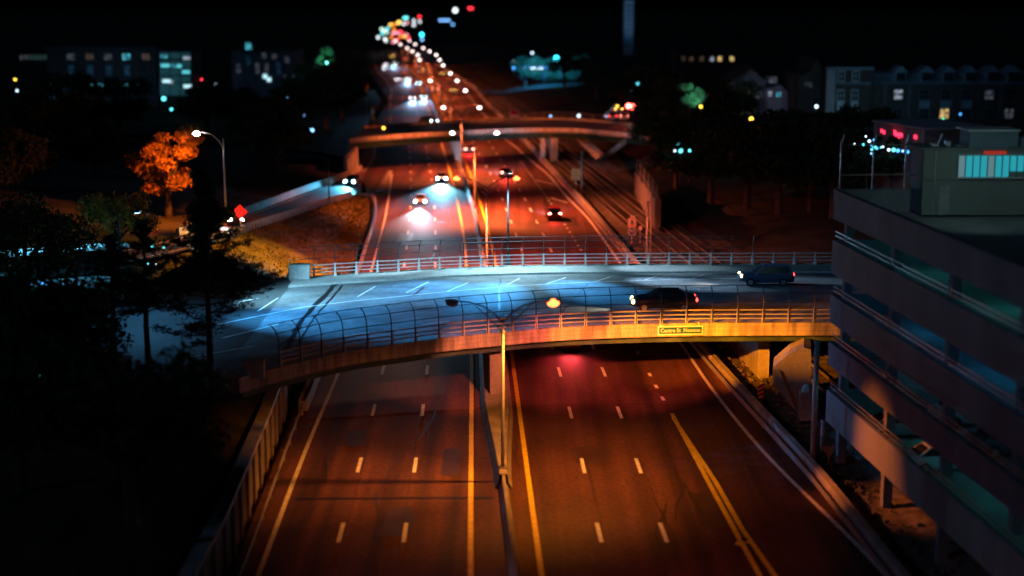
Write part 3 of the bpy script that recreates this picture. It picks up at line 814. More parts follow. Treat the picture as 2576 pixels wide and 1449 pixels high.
MB().plate([at(1512, 392, 262), at(1512, 408, 262), at(1575, 362, 271), at(1575, 346, 271)], (.3, .8, 0)).build('right_wing_wall', CONC_D, b2, True)
fr = MB()
for x in np.arange(-26, 18, 1.9): fr.tube([(x, f2(x) - .2, ZD2 + .7), (x, f2(x) - .2, ZD2 + 1.5)], .03, 5)
for h in (1.1, 1.5): fr.tube([(x, f2(x) - .2, ZD2 + h) for x in np.arange(-26, 18, 1.9)], .04, 5)
fr.build('far_fence', STEEL, b2, True)
# ------------------------------------------------------------------ street lamps
LENS_OR = em('sodium_lamp_lens', (1, .13, .03), 5); LENS_W = em('far_lamp_lens', (1, .8, .76), 5); LENS_OFF = mat('unlit_lamp_lens', (.2, .2, .2), .3, .1, 3)
def head(t, x, z, lens, ang, m=POLEM):
    h = MB(); h.ball((0, 0, 0), 1, 12, 7, (.46, .19, .13)); o = h.build('lamp_head', m, t, smooth=True); o.location = (x, 0, z); o.rotation_euler = (0, ang, 0)
    l = MB(); l.ball((0, 0, -.12), 1, 12, 8, (.38, .3, .26)); q = l.build('lens', lens, o, smooth=True)
    return o
def double_lamp(label, loc, lit=(1, 1), lens=LENS_OR):
    t = thing('street_lamp', label, 'street lamp', loc, 0, 'double-armed lamps along the median')
    MB().tube([(0, 0, 0), (0, 0, .5), (0, 0, 8.6)], [.13, .12, .085], 10).build('pole', POLEM, t, smooth=True)
    MB().box((0, 0, .06), (.5, .5, .12)).build('base_plate', POLEM, t)
    m = MB(); m.tube([(0, 0, 8.55), (0, 0, 9.35)], [.075, .045], 8); m.ball((0, 0, 8.6), .14, 8, 6); m.build('mast_top', POLEM, t)
    for s, on in ((-1, lit[0]), (1, lit[1])):
        a = MB(); a.tube([(s * .05, 0, 9.2), (s * .55, 0, 9.75), (s * 1.2, 0, 10.2), (s * 2, 0, 10.44), (s * 2.75, 0, 10.48)], [.05, .048, .042, .04, .04], 7)
        a.tube([(s * .06, 0, 8.65), (s * 1.0, 0, 9.6), (s * 1.85, 0, 10.42)], .036, 6)
        a.tube([(s * .95, 0, 9.58), (s * .95, 0, 10.05)], .02, 5); a.build('arm', POLEM, t, smooth=True)
        head(t, s * 3.05, 10.5, lens if on else LENS_OFF, R(-4 * s))
    return t
OR1 = (1, .28, .03); OR2 = (1, .17, .045)
lampdata = [(40, (1, 1), 'unseen double-armed lamp post on the median, added below the lower edge to light the near road'),  # unseen post added to brighten the near corners of the road
            (93, (0, 1), 'nearest double-armed lamp post, before the near bridge, only its right lamp lit'),
            (158, (1, 1), 'second double-armed lamp post, behind the far railing of the near bridge'),
            (212, (1, 1), 'third double-armed lamp post, on the median in front of the second bridge'),
            (262, (1, 1), 'fourth double-armed lamp post, rising past the orange edge of the second bridge'),
            (311, (0, 1), 'first lamp post beyond the second bridge, its left lamp dark'),
            (349, (1, 1), 'second lamp post beyond the second bridge, with two lit lamps'),
            (384, (0, 1), 'third lamp post beyond the second bridge, one lamp lit over the right lanes'),
            (431, (0, 1), 'fourth lamp post beyond the second bridge, one lamp lit beside the curve'),
            (471, (1, 1), 'fifth lamp post beyond the second bridge, where the highway bends'),
            (513, (1, 1), 'sixth lamp post beyond the second bridge, on the bend'),
            (549, (1, 1), 'seventh lamp post beyond the second bridge, on the bend'),
            (585, (1, 1), 'eighth lamp post beyond the second bridge, far along the bend'),
            (635, (1, 1), 'ninth lamp post beyond the second bridge, near the cluster of far lights'),
            (690, (1, 1), 'last lamp post of the row, among the cluster of far lights')]
for dep, lit, lab in lampdata:
    y = (dep - LAMP_H * SN) / CS; x = MED(y)
    double_lamp(lab, (x, y, .86), lit, LENS_OR if dep < 180 else LENS_W)
    zl = .86 + 9.98
    if dep == 40:
        for s in (-1, 1): spot('lamp_light', (x + 3.05 * s, y, zl), (x + 7 * s, y + 39, 0), 21000, (1, .15, .035), 25, 1, .2)
    if dep == 93:
        q = (x + 3.05, y, zl)
        spot('lamp_light', q, (x + 1.5, y + 1, 0), 5600, OR1, 130, .6, .2)
        spot('lamp_light_right', q, (21.5, y - 4, 2.4), 19000, (1, .2, .03), 28, 1, .2)
        spot('lamp_light_left', q, (-9, y, 0), 7000, OR1, 58, .9, .2)
        spot('lamp_light_under', q, (x - 5, y + 25, 0), 17000, (1, .2, .08), 26, .9, .2)
        spot('lamp_light_under', q, (x + 4, y + 27, 0), 26000, (1, .14, .07), 26, 1, .2)
        spot('lamp_light_under', q, (x + 12, y + 26, 0), 30000, (1, .14, .06), 26, 1, .2)
        for k, (fx0, pw) in enumerate(((4.6, 26000), (9, 66000), (13.5, 96000), (18, 66000), (23, 24000))):
            spot('lamp_light_forward', q, (fx0, nx(fx0), 4.9), pw, (1, .25, .008), 16, .9, .2)
    elif dep == 158:
        for s in (-1, 1): spot('lamp_light', (x + 3.05 * s, y, zl), (x + 4.5 * s + (2 if s > 0 else 0), y + 3, 0), 42000, (1, .14, .05), 130, .5, .2)
        # beams thrown back onto the bank and the bridge's far pavement
        spot('lamp_light_side', (x - 3.05, y, zl), (-24, 157, 2.6), 66000, (1, .4, .04), 66, .9, .2)
        spot('lamp_light_side', (x - 3.05, y, zl), (-10, 133.5, ZD + .6), 4000, (1, .42, .26), 26, .8, .12)
    elif dep in (212, 262):
        for s in (-1, 1): spot('lamp_light', (x + 3.05 * s, y, zl), (x + 5 * s + (2 if s > 0 else 0), y, 0), 28000 if dep == 212 else 13000, OR2, 134, .5, .2)
        if dep == 212:
            for fx0, pw in ((-22, 60000), (-13, 60000), (-4, 90000), (4, 150000), (11, 120000), (18, 60000)):
                spot('lamp_light_forward', (x + (3.05 if fx0 > -5 else -3.05), y, zl), (fx0, n2(fx0), 5.6), pw * 1.3, (1, .16, .02), 8, .9, .2)
    elif dep < 360: spot('lamp_light', (x + 3.05, y, zl), (x + 7, y, 0), 9000, OR2, 146, .5, .2)
    elif dep in (384, 431, 471, 513, 549, 585, 635, 690): spot('lamp_light', (x + 3, y, zl), (x + 5, y, 0), 9500, OR2, 152, .5, .3)

# lamp on the near bridge
p = G(1278, 669, ZD); LP = (p.x, p.y + .1, ZD)
t = thing('street_lamp', 'dark lamp post on the far edge of the near bridge with a blue-white lamp', 'street lamp', LP)
MB().tube([(0, 0, .4), (0, 0, 8.4)], [.12, .075], 10).build('pole', DPOLE, t, smooth=True)
MB().add([(-.3, -.3, -.1), (.3, -.3, -.1), (.3, .3, -.1), (-.3, .3, -.1), (-.16, -.16, .9), (.16, -.16, .9), (.16, .16, .9), (-.16, .16, .9)], [(3, 2, 1, 0), (4, 5, 6, 7), (0, 1, 5, 4), (1, 2, 6, 5), (2, 3, 7, 6), (3, 0, 4, 7)]).build('base', DPOLE, t)
MB().tube([(0, 0, 8.3), (.05, -.4, 8.5), (.15, -1.2, 8.55)], .035, 6).build('arm', DPOLE, t)
h = MB(); h.box((.18, -1.4, 8.56), (.36, .7, .12)); hd = h.build('lamp_head', DPOLE, t)
MB().box((.18, -1.4, 8.49), (.28, .5, .03)).build('lens', em('cyan_lamp_lens', (.3, .8, 1), 9), hd)
BLU = (.06, .42, 1.0)
lpz = (LP[0] + .18, LP[1] - 1.4, ZD + 8.4)
for bx_, by_, pw, an in ((-8, 124.5, 34000, 34), (-2, 123.5, 28000, 34), (6, 125, 28000, 32)): spot('bridge_lamp_light', lpz, (bx_, by_, ZD), pw, BLU, an, 1, .15)
spot('bridge_lamp_wide', lpz, (0, 133, ZD), 8000, (.45, .82, 1), 108, .7, .15)
spot('bridge_lamp_wide', lpz, (-12, 132.8, ZD), 20000, (.5, .85, 1), 28, .9, .15)
spot('bridge_lamp_wide', lpz, (13, 133.8, ZD), 16000, (.5, .8, 1), 24, .9, .15)
spot('bridge_lamp_wide', lpz, (14, 127.5, ZD), 36000, (.4, .68, 1), 20, 1, .15)
spot('bridge_lamp_wide', lpz, (24, 128, ZD), 24000, (.4, .68, 1), 16, 1, .15)
# lamp with curved arm by the orange tree, left of the ramp
b = at(568, 540, 171); zt = at(568, 345, 171).z
t = thing('street_lamp', 'single lamp post with an arm curving left above the orange tree', 'street lamp', (b.x, b.y, 5.0))
hh = zt - 5.0
MB().tube([(0, 0, 0), (0, 0, hh)], [.13, .08], 8).build('pole', ALU, t, smooth=True)
MB().tube([(0, 0, hh - 1.3), (-.4, 0, hh - .35), (-1.2, 0, hh + .45), (-2.4, 0, hh + .72)], .06, 7).build('arm', ALU, t, smooth=True)
head(t, -2.9, hh + .66, em('white_lamp_lens', (1, .85, .75), 45), 0, ALU)
spot('ramp_lamp_light', (b.x - 2.9, b.y, 5 + hh + .15), (b.x - 7, b.y + 3, 7.5), 13000, (1, .2, .01), 128, 1, .15)

# ------------------------------------------------------------------ cars
HEADW = em('headlight_white', (.9, .95, 1), 55); HEADB = em('headlight_blue_white', (.5, .85, 1), 60); HEADC = em('headlight_cyan', (.3, .8, 1), 60)
HEADY = em('headlight_warm', (1, .8, .3), 7); TAIL = em('tail_lamp_red', (1, .03, .02), 9); TAILB = em('brake_lamp_bright', (1, .3, .2), 12); AMB = em('amber_lamp', (1, .5, .1), 18)
PAINT = {}
def paint(name, c): return mat('car_paint_' + name, c, .28, .04, 1, .6)
def car(label, loc, rz, col, head_m=None, tail_m=None, suv=False, detail=True, name='car', cat='car', group=None, plate=True, scale=1.0):
    t = thing(name, label, cat, loc, rz, group); t.scale = (scale,) * 3
    pm = col
    st = [(-2.3, .45, .82, .74), (-2.16, .32, 1.0, .86), (-1.4, .27, 1.03, .9), (0, .25, .99, .915), (1.15, .27, .96, .9), (1.85, .32, .86, .85), (2.2, .4, .72, .74)]
    if suv: st = [(-2.3, .5, .95, .78), (-2.2, .36, 1.12, .9), (-1.4, .32, 1.12, .94), (0, .3, 1.1, .95), (1.1, .32, 1.08, .94), (1.9, .38, 1.0, .9), (2.25, .48, .84, .78)]
    m = MB()
    for y, b_, z, w in st:
        md = b_ + (z - b_) * .5
        m.v += [(-w * .88, y, b_), (-w, y, md), (-w * .97, y, z - .06), (-w * .82, y, z), (w * .82, y, z), (w * .97, y, z - .06), (w, y, md), (w * .88, y, b_)]
    for i in range(len(st) - 1):
        for k in range(8):
            a = i * 8 + k; c = i * 8 + (k + 1) % 8; m.f.append((a, c, c + 8, a + 8))
    m.f += [tuple(range(7, -1, -1)), tuple(range((len(st) - 1) * 8, len(st) * 8))]
    bz, rz_ = (1.0, 1.44) if not suv else (1.1, 1.7)
    y0, y1, r0, r1 = (-1.8, 1.12, -1.05, .32) if not suv else (-2.18, 1.15, -1.85, .25)
    wb, wr = (.82, .62) if not suv else (.86, .7)
    B = [Vector(v) for v in ((-wb, y0, bz - .04), (wb, y0, bz - .04), (wb, y1, bz - .06), (-wb, y1, bz - .06))]
    T = [Vector(v) for v in ((-wr, r0, rz_), (wr, r0, rz_), (wr, r1, rz_), (-wr, r1, rz_))]
    c = [Vector((0, (r0 + r1) / 2, rz_ + .04))]
    m.add(B + T + c, [(0, 1, 5, 4), (1, 2, 6, 5), (2, 3, 7, 6), (3, 0, 4, 7), (4, 5, 8), (5, 6, 8), (6, 7, 8), (7, 4, 8)])
    body = m.build('body', pm, t)
    faces = {'rear_window': (0, 1, 5, 4), 'side_window': (1, 2, 6, 5), 'windscreen': (2, 3, 7, 6), 'side_window_': (3, 0, 4, 7)}
    P8 = B + T
    for nm, f in faces.items():
        q = [P8[i] for i in f]; ce = sum(q, Vector()) / 4
        nrm = (q[1] - q[0]).cross(q[3] - q[0]).normalized() * .012
        qq = [ce + (v - ce) * .86 + nrm + Vector((0, 0, .01)) for v in q]
        MB().quad(*qq).build(nm.rstrip('_'), GLASS, t)
    if detail:
        for x in (-.84, .84):
            for y in (-1.35, 1.38):
                r = .33 if not suv else .37
                wh = MB(); wh.tube([(x - .11 if x < 0 else x - .1, y, r), (x + .1 if x < 0 else x + .11, y, r)], r, 14); w_ = wh.build('wheel', RUBBER, t)
                sx = -1 if x < 0 else 1
                MB().tube([(x + sx * .1, y, r), (x + sx * .125, y, r)], r * .6, 10).build('rim', RIMM, w_)
        MB().box((0, 2.2, .5), (1.1, .08, .18)).build('grille', SIGNK, t)
        for s in (-1, 1): MB().box((s * 1.0, .75, bz + .03), (.2, .12, .13)).build('mirror', pm, t)
    hz = .66 if not suv else .82
    for s in (-1, 1):
        if head_m: MB().ball((s * .63, 2.1, hz), .21 if detail else .14, 8, 6, (1.1, .6, .9)).build('headlight', head_m, t)
        if tail_m: MB().ball((s * .68, -2.2, hz + .16), .18 if detail else .14, 8, 6, (1.3, .6, .8)).build('taillight', tail_m, t)
    return t
def headbeam(x, y, z, tx, ty, power, colr, ang=42): spot('headlight_beam', (x, y, z), (tx, ty, 0), power, colr, ang, .9, .12)
BLACK = paint('black', (.012, .013, .016)); DRED = paint('dark_red', (.16, .012, .012)); SILV = paint('silver', (.32, .33, .35)); WHT = paint('white', (.6, .6, .6)); DBLU = paint('dark_blue', (.045, .07, .13)); GREY = paint('grey', (.1, .1, .11))
FLOW = 'cars driving along the highway'
# toward the camera, left lanes
p = G(1056, 519); car('white car with bright headlights, nearest oncoming car in the middle left lane', (p.x, p.y + 2.3, 0), R(181.4), SILV, HEADW, None, group=FLOW)
headbeam(p.x, p.y - .1, .75, p.x + .6, p.y - 38, 24000, (.66, .82, 1), 30)
p = G(1110, 460); car('oncoming car with blue-white headlights, next to the yellow line beside the median', (p.x, p.y + 2.3, 0), R(182), DBLU, HEADB, None, group=FLOW)
headbeam(p.x, p.y - .1, .75, p.x + .9, p.y - 36, 52000, (.22, .66, 1), 40)
p = G(883, 468, .6); rampd = (G(700, 525, 2.5) - G(883, 468, .6)); car('car with cyan headlights coming along the ramp', (p.x, p.y + 2.2, .6), math.atan2(rampd.x, -rampd.y) + math.pi, DBLU, HEADC, None, group='cars on the ramp')
spot('headlight_beam', (p.x, p.y - .2, 1.4), (p.x + rampd.x * .5, p.y + rampd.y * .5, 1.2), 20000, (.1, .6, 1), 58, .9, .12)
p = G(585, 574, 3.7); car('car with white headlights half hidden by the pine branches', (p.x, p.y + 2, 3.8), R(192), BLACK, HEADW, AMB, suv=True, group='cars on the ramp')
spot('headlight_beam', (p.x, p.y - .3, 4.7), (p.x - 3, p.y - 16, 4), 2500, (.75, .9, 1), 60, .9, .12)
# away from the camera, right lanes
p = G(1393, 556); car('dark red car with lit tail lamps, nearest car in the right lanes', (p.x, p.y + 2.1, 0), R(4.5), DRED, None, TAILB, suv=True, group=FLOW)
headbeam(p.x - .3, p.y + 4.5, .7, p.x - 1.5, p.y + 22, 3500, (.75, .85, 1), 70); spot('tail_glow', (p.x, p.y - .3, .9), (p.x, p.y - 5, 0), 400, (1, .02, .02), 140, .8, .3)
p = G(1271, 449); car('red-lit car beside a lamp head, right lanes in front of the second bridge', (p.x, p.y + 2.1, 0), R(5), DRED, None, TAILB, suv=True, group=FLOW)
headbeam(p.x - .3, p.y + 4.5, .8, p.x - 2.5, p.y + 24, 11000, (.55, .72, 1), 60); spot('tail_glow', (p.x, p.y - .3, .9), (p.x, p.y - 3, 0), 1200, (1, .02, .02), 140, .8, .3)
p = G(1178, 386); car('car with glaring red tail lamps just under the second bridge', (p.x, p.y + 2.1, 0), R(6), DRED, None, TAILB, group=FLOW)
spot('tail_glow', (p.x, p.y - .3, .9), (p.x, p.y - 5, 0), 1800, (1, .02, .02), 140, .8, .3)
p = G(1432, 868); car('red-lit car passing under the near bridge in the right lanes', (p.x, 129, 0), R(3), DRED, None, TAILB, group=FLOW)
spot('tail_glow', (p.x, 126.4, 1.0), (p.x - 1, 112, 0), 900, (1, .05, .06), 130, 1, .6)
p = G(1160, 384); car('pale car with small red lamps beside the median, just under the second bridge', (p.x, p.y + 2.1, 0), R(6), SILV, None, TAIL, group=FLOW)
# far oncoming cars
FARH = [(1037, 252, HEADW, 'pair of white headlights nearest behind the second bridge'), (1064, 248, HEADB, 'blue-white headlights beside the nearest white pair behind the second bridge'),
        (1052, 213, HEADB, 'blue-white headlights in the third row behind the second bridge'), (1024, 203, HEADB, 'pale blue headlights in the middle lane, fourth behind the second bridge'),
        (1000, 205, HEADW, 'white headlights in the outer lane far behind the second bridge'), (992, 163, HEADC, 'large teal headlights farthest up the left lanes'),
        (969, 164, HEADW, 'white headlights at the outer edge where the left lanes bend'), (967, 174, HEADW, 'white headlights just below the outermost ones on the bend')]
for px, py, hm, lab in FARH:
    p = G(px, py + 2)
    a = math.atan2(-(MED(p.y + 5) - MED(p.y - 5)), 10)
    car('far car, ' + lab, (p.x, p.y + 2.3, 0), math.pi + a, GREY, hm, None, detail=False, suv=(hm is HEADC), group=FLOW)
for px, py in ((1037, 252), (1064, 248), (1024, 205), (992, 165)):
    p = G(px, py + 2); headbeam(p.x, p.y - .2, .8, p.x + 3, p.y - 40, 22000, (.3, .6, 1), 30)
FART = [(1110, 223, TAIL, 'red tail lamps in the right lanes behind the second bridge'), (1095, 227, TAILB, 'pale red tail lamps left of the brightest red ones behind the second bridge'),
        (1140, 231, AMB, 'small amber lamps right of the red ones behind the second bridge'), (1113, 187, AMB, 'two amber lamps on the bend in the right lanes'),
        (1069, 177, AMB, 'amber lamps beside the median on the bend'), (1057, 181, TAILB, 'orange-red lamps beside the median on the bend'),
        (1050, 166, TAILB, 'orange-red lamps higher up the bend'), (1016, 148, TAIL, 'red lamps near the top of the bend'), (1022, 152, TAILB, 'bright red lamps near the top of the bend'), (987, 143, AMB, 'amber lamps left at the top of the bend')]
for px, py, tm, lab in FART:
    p = G(px, py + 2); a = math.atan2(-(MED(p.y + 5) - MED(p.y - 5)), 10)
    car('far car, ' + lab, (p.x, p.y, 0), a, GREY, None, tm, detail=False, group=FLOW)
# the two cars crossing the near bridge, heading left
p = G(1925, 716, ZD); car('dark sport utility vehicle crossing the bridge in the far lane', (p.x, p.y, ZD), R(90), DBLU, HEADY, TAIL, suv=True, group='cars on the near bridge')
spot('headlight_beam', (p.x - 2.4, p.y, ZD + .8), (p.x - 12, p.y + .3, ZD), 1200, (1, .9, .7), 50, .9, .1)
p = G(1668, 779, ZD); car('black car crossing the bridge in the near lane, seen through the fence', (p.x, p.y, ZD), R(90), BLACK, HEADY, TAIL, group='cars on the near bridge', scale=1.12)
spot('headlight_beam', (p.x - 2.6, p.y, ZD + .7), (p.x - 14, p.y + .2, ZD), 1200, (1, .9, .6), 50, .9, .1)
# cars on the far bridge
p = G(1078, 312, ZD2); car('car with blue-white headlights crossing the second bridge', (p.x, p.y, ZD2 + .05), R(215), GREY, HEADB, None, detail=False, group='cars on the second bridge')
for px, py, c, lab, tm in ((1537, 303, WHT, 'white car with dim red lamps, left of two on the second bridge', TAIL), (1566, 305, WHT, 'white car with bright red lamps, right of two on the second bridge', TAILB), (1552, 285, SILV, 'silver car with orange lamps waiting behind the two white cars on the second bridge', AMB)):
    p = G(px, py, ZD2 + .5); car(lab, (p.x, p.y + 1.5, ZD2 + .55 if px > 1555 else ZD2 + .4), R(8), c, None, tm, detail=False, suv=True, group='cars on the second bridge')
spot('tail_glow', G(1560, 300, 9) + Vector((0, -6, 0)), G(1556, 303, 6.5), 900, (.7, .75, 1), 110, .9, .3)  # pale bluish spot over the white cars, not from their red tail lamps

def small_light(name, label, px, py, dep, r, mtl, base, cat, group=None, pole=DPOLE, hang=False):
    """a lamp globe on its own post"""
    c = at(px, py, dep); bz = min(base, c.z - 1)
    t = thing(name, label, cat, (c.x, c.y, bz), 0, group)
    h = c.z - bz
    if hang: MB().tube([(0, 0, h + r), (.1, .2, h + r + 1.2)], .015, 4).build('cord', pole, t)
    else: MB().tube([(0, .25, 0), (0, .25, h + .1), (0, .05, h + r + .12)], .06, 6).build('post', pole, t)
    MB().tube([(0, 0, h + r), (0, 0, h + r + .1)], [r * 1.1, r * .5], 8).build('hood', pole, t)
    MB().ball((0, 0, h), r, 10, 7).build('globe', mtl, t, smooth=True)
    return t
def sig(px, py, dep, col3, lab, base):
    """three-colour signal head on a post"""
    c = at(px, py, dep); t = thing('traffic_signal', lab, 'traffic light', (c.x, c.y, base)); h = c.z - base
    MB().tube([(0, .2, 0), (0, .2, h + .6)], .07, 6).build('post', DPOLE, t)
    MB().box((0, 0, h - .1), (.5, .3, 1.5)).build('housing', SIGNK, t)
    for k, (nm, cc) in enumerate((('red_lens', (1, .04, .03)), ('amber_lens', (1, .5, .05)), ('green_lens', (.05, 1, .6)))):
        on = k == col3
        MB().ball((0, -.16, h + .4 - .5 * k), .45 if on else .17, 8, 6, (1, .5, 1)).build(nm, em('signal_' + nm, cc, 40) if on else LENS_OFF, t)
sig(1581, 272, 292, 0, 'traffic light showing red at the right end of the second bridge', 6)
sig(1592, 274, 296, 0, 'smaller traffic light showing red beside the one on the second bridge', 6)
sig(1985, 291, 250, 2, 'small traffic light showing green among the dark trees on the right', 5)
# ------------------------------------------------------------------ signs and poles
def post_sign(label, px, py, dep, w, h, m, base, name='road_sign', extra=None, diamond=False):
    c = at(px, py, dep); t = thing(name, label, 'sign', (c.x, c.y, base)); hz = c.z - base
    MB().box((0, .05, (hz + h / 2) / 2), (.09, .06, hz + h / 2)).build('post', ALU, t)
    if diamond:
        s = w / 2; MB().plate([(-s, 0, hz), (0, 0, hz - s), (s, 0, hz), (0, 0, hz + s)], (0, .03, 0)).build('board', m, t)
    else: MB().box((0, 0, hz), (w, .03, h)).build('board', m, t)
    return t, hz
t, hz = post_sign('orange-lit board with rows of dark lettering on a post by the railway', 1448.5, 438, 240, 1.35, 1.75, SIGNP, 0)
for k, (s, w) in enumerate((('LANE', .8), ('ENDS', .85), ('MERGE', .95), ('LEFT', .75))): text_mesh('lettering', s, .34, SIGNK, t, (0, -.022, hz + .58 - .39 * k), depth=.004, width=w)
t, hz = post_sign('white and orange sign above a round shield reading 90 beside the railway', 1590, 560, 187, 1.02, 1.12, SIGNO, 0)
MB().box((0, -.012, hz + .0), (.92, .02, 1.0)).build('panel', SIGNW, t)
MB().plate([(-.17, -.03, hz + .0), (.17, -.03, hz + .0), (.12, -.03, hz + .14), (.04, -.03, hz + .36), (-.06, -.03, hz + .34), (-.12, -.03, hz + .14)], (0, .01, 0)).build('hat_emblem', SIGNK, t)
MB().box((0, -.03, hz - .12), (.56, .012, .1)).build('emblem_brim', SIGNK, t); MB().box((0, -.03, hz - .36), (.7, .012, .16)).build('lower_band', SIGNO, t)
MB().box((.08, 0, hz + .73), (.6, .03, .3)).build('direction_plate', SIGNW, t)
sh = [(.52 * math.sin(a) , -.02, hz - 1.02 + .5 * math.cos(a) * (1 if math.cos(a) > 0 else 1.12)) for a in np.linspace(0, 2 * math.pi, 22)[:-1]]
MB().plate(sh, (0, .03, 0)).build('shield_edge', SIGNW, t)
MB().plate([(v[0] * .86, -.035, (v[2] - hz + 1.02) * .86 + hz - 1.02) for v in sh], (0, .012, 0)).build('shield', SIGNB, t)
text_mesh('lettering', '90', .62, SIGNW, t, (0, -.05, hz - 1.02), depth=.006, width=.62)
t, hz = post_sign('small square pale sign on a leaning post right of the 90 shield', 1610.5, 573.5, 188, .5, .5, SIGNW, 0)
t, hz = post_sign('black and orange striped hazard marker at the foot of the near bridge', 1913, 992, 112.5, .42, 1.35, SIGNO, 0, 'hazard_marker')
st_ = MB()
for k in range(4): st_.plate([(-.2, -.02, hz - .56 + k * .34), (-.2, -.02, hz - .4 + k * .34), (.2, -.02, hz - .2 + k * .34), (.2, -.02, hz - .36 + k * .34)], (0, -.006, 0))
st_.build('stripes', SIGNK, t)
t, hz = post_sign('back of a grey triangular yield sign below the car park', 2085, 1137, 98, .1, .1, ALU, 0)
MB().plate([(-.5, -.03, hz + .4), (0, -.03, hz - .45), (.5, -.03, hz + .4)], (0, .03, 0)).build('triangle', STEEL, t)
t, hz = post_sign('red diamond road-works sign on the ramp above white headlights', 604, 533, 168, 1.62, 0, SIGNR, 4.3, diamond=True)
ar = MB(); y_ = -.012
ar.plate([(-.62, y_, hz - .22), (-.5, y_, hz - .3), (-.12, y_, hz + .3), (-.26, y_, hz + .36)], (0, -.004, 0)); ar.plate([(-.3, y_, hz - .42), (-.18, y_, hz - .5), (.2, y_, hz + .3), (.06, y_, hz + .36)], (0, -.004, 0)); ar.plate([(.3, y_, hz - .5), (.42, y_, hz - .44), (.36, y_, hz + .34), (.24, y_, hz + .3)], (0, -.004, 0))
ar.build('arrows', SIGNK, t)
sp = Vector(t.location); spot('sign_light', sp + Vector((-4, -9, 1.5)), sp + Vector((0, 0, hz)), 3800, (1, .12, .08), 22, .6, .1)  # added red spot without a fixture, brightens the diamond sign
t, hz = post_sign('large orange diamond road-works sign on the far left of the highway', 922, 212, 350, 2.5, 0, SIGNO, 1.0, diamond=True)
sp = Vector(t.location); spot('sign_light', sp + Vector((4, -14, 1.5)), sp + Vector((0, 0, hz)), 5000, (1, .3, .15), 22, .6, .1)
c = at(938, 282, 330); t = thing('traffic_barrel', 'tall orange plastic marker post left of the far lanes', 'marker', (c.x, c.y, 3.8))
MB().tube([(0, 0, 0), (0, 0, .3), (0, 0, 3.0)], [.55, .34, .26], 10).build('body', SIGNO, t); MB().tube([(0, 0, 1.8), (0, 0, 2.2)], .31, 10).build('band', SIGNW, t)
t, hz = post_sign('white sign with a red panel on the far side of the second bridge', 1294, 290, 310, 1.9, 2.4, SIGNW, 5.8)
MB().box((0, -.03, hz + .55), (1.6, .02, 1.0)).build('red_panel', SIGNR, t)
t, hz = post_sign('small teal marker plate on the median behind the near bridge', 1196, 541, 214, .75, .85, SIGNG, .8)
def plain_pole(label, px, py_top, py_base, dep, r0, r1, m, zb=None, name='utility_pole'):
    b = at(px, py_base, dep); tp = at(px, py_top, dep); t = thing(name, label, 'pole', (b.x, b.y, b.z))
    MB().tube([(0, 0, -.3), (0, 0, tp.z - b.z)], [r0, r1], 10).build('shaft', m, t, smooth=True)
    MB().tube([(0, 0, tp.z - b.z), (0, 0, tp.z - b.z + .12)], [r1 * 1.5, r1 * 1.1], 8).build('cap', m, t)
plain_pole('tall pole beside the orange-lit board at the railway', 1463, 380, 486, 236, .2, .15, POLEM)
plain_pole('thick red-lit pole beside the railway, left of a pair', 1627, 505, 662, 174.5, .19, .16, POLEM)
plain_pole('thin pole beside the railway, right of a pair', 1636, 470, 664, 174, .1, .08, POLEM)
plain_pole('tall grey pole in front of the corner of the car park', 2044, 848, 1182, 97.7, .2, .16, STEEL)
plain_pole('short pole under the lowest deck of the car park', 2068, 1060, 1118, 99, .12, .1, STEEL)
plain_pole('slim pole behind the ramp barrier', 828, 368, 505, 212, .1, .07, DPOLE)
c = at(1030 - 0 + 998, 1000, 109); t = thing('concrete_pillar', 'pale stubby concrete pillar beside the wing wall and the grey pole', 'pillar', (c.x, c.y, 0))
MB().box((0, 0, 1.0), (1.0, .9, 2.0)).build('shaft', CONC, t); MB().ball((.1, 0, 2.1), .5, 8, 6).build('top', CONC, t)

# ------------------------------------------------------------------ car park on the right
DX = -.088
def gx(y): return 20.5 + DX * (y - 97.2)
uY = Vector((DX, 1, 0)).normalized(); uX = Vector((uY.y, -uY.x, 0))
O = Vector((20.5, 97.2, 0))
def gp_(a, b, z): return O - uY * a + uX * b + Vector((0, 0, z))      # a metres toward the camera, b metres into the building
def gbox(m, a0, a1, b0, b1, z0, z1):
    vs = [gp_(a, b, z) for z in (z0, z1) for a, b in ((a0, b0), (a1, b0), (a1, b1), (a0, b1))]
    return m.add(vs, [(0, 1, 2, 3), (7, 6, 5, 4), (0, 4, 5, 1), (1, 5, 6, 2), (2, 6, 7, 3), (3, 7, 4, 0)])
gar = thing('parking_garage', 'dark multi-storey car park with open decks lit teal inside', 'car park', tuple(O))
LEN, DEP = 62, 34
CEILC = [em('teal_strip_light', (.08, .7, .7), 6), em('blue_strip_light', (.03, .42, .9), 10), em('cyan_strip_light', (.1, .5, .75), 6)]
tops = [(17.4, 15.5), (14.15, 12.0), (10.6, 8.8), (7.5, 6.0), (4.3, 2.2)]
for i, (zt, zb) in enumerate(tops):
    m = MB(); gbox(m, 0, LEN, 0, .25, zb, zt)
    if i == 0: gbox(m, 0, LEN, -.12, -.003, zb + .95, zt + .002)
    m.build('front_parapet', GARM, gar, True)
    m = MB(); gbox(m, -.25, -.003, .0, DEP, zb, zt); m.build('end_parapet', GARM, gar, True)
    m = MB(); gbox(m, .02, LEN, .27, DEP, zb + .1, zb + .42); m.build('floor', GARS, gar, True)
    for a in np.arange(1.2, LEN, 9.0): gbox(MB_ := MB(), a, a + .5, .3, .85, zb - (1.4 if i < 4 else 2.6), zb + .1); MB_.build('column', GARM, gar, True)
    if 0 < i:
        # inner rails above the parapet
        m = MB()
        for h in (.28, .55): gbox(m, .1, LEN, .08, .13, zt + h, zt + h + .05)
        m.build('guard_rail', STEEL, gar, True)
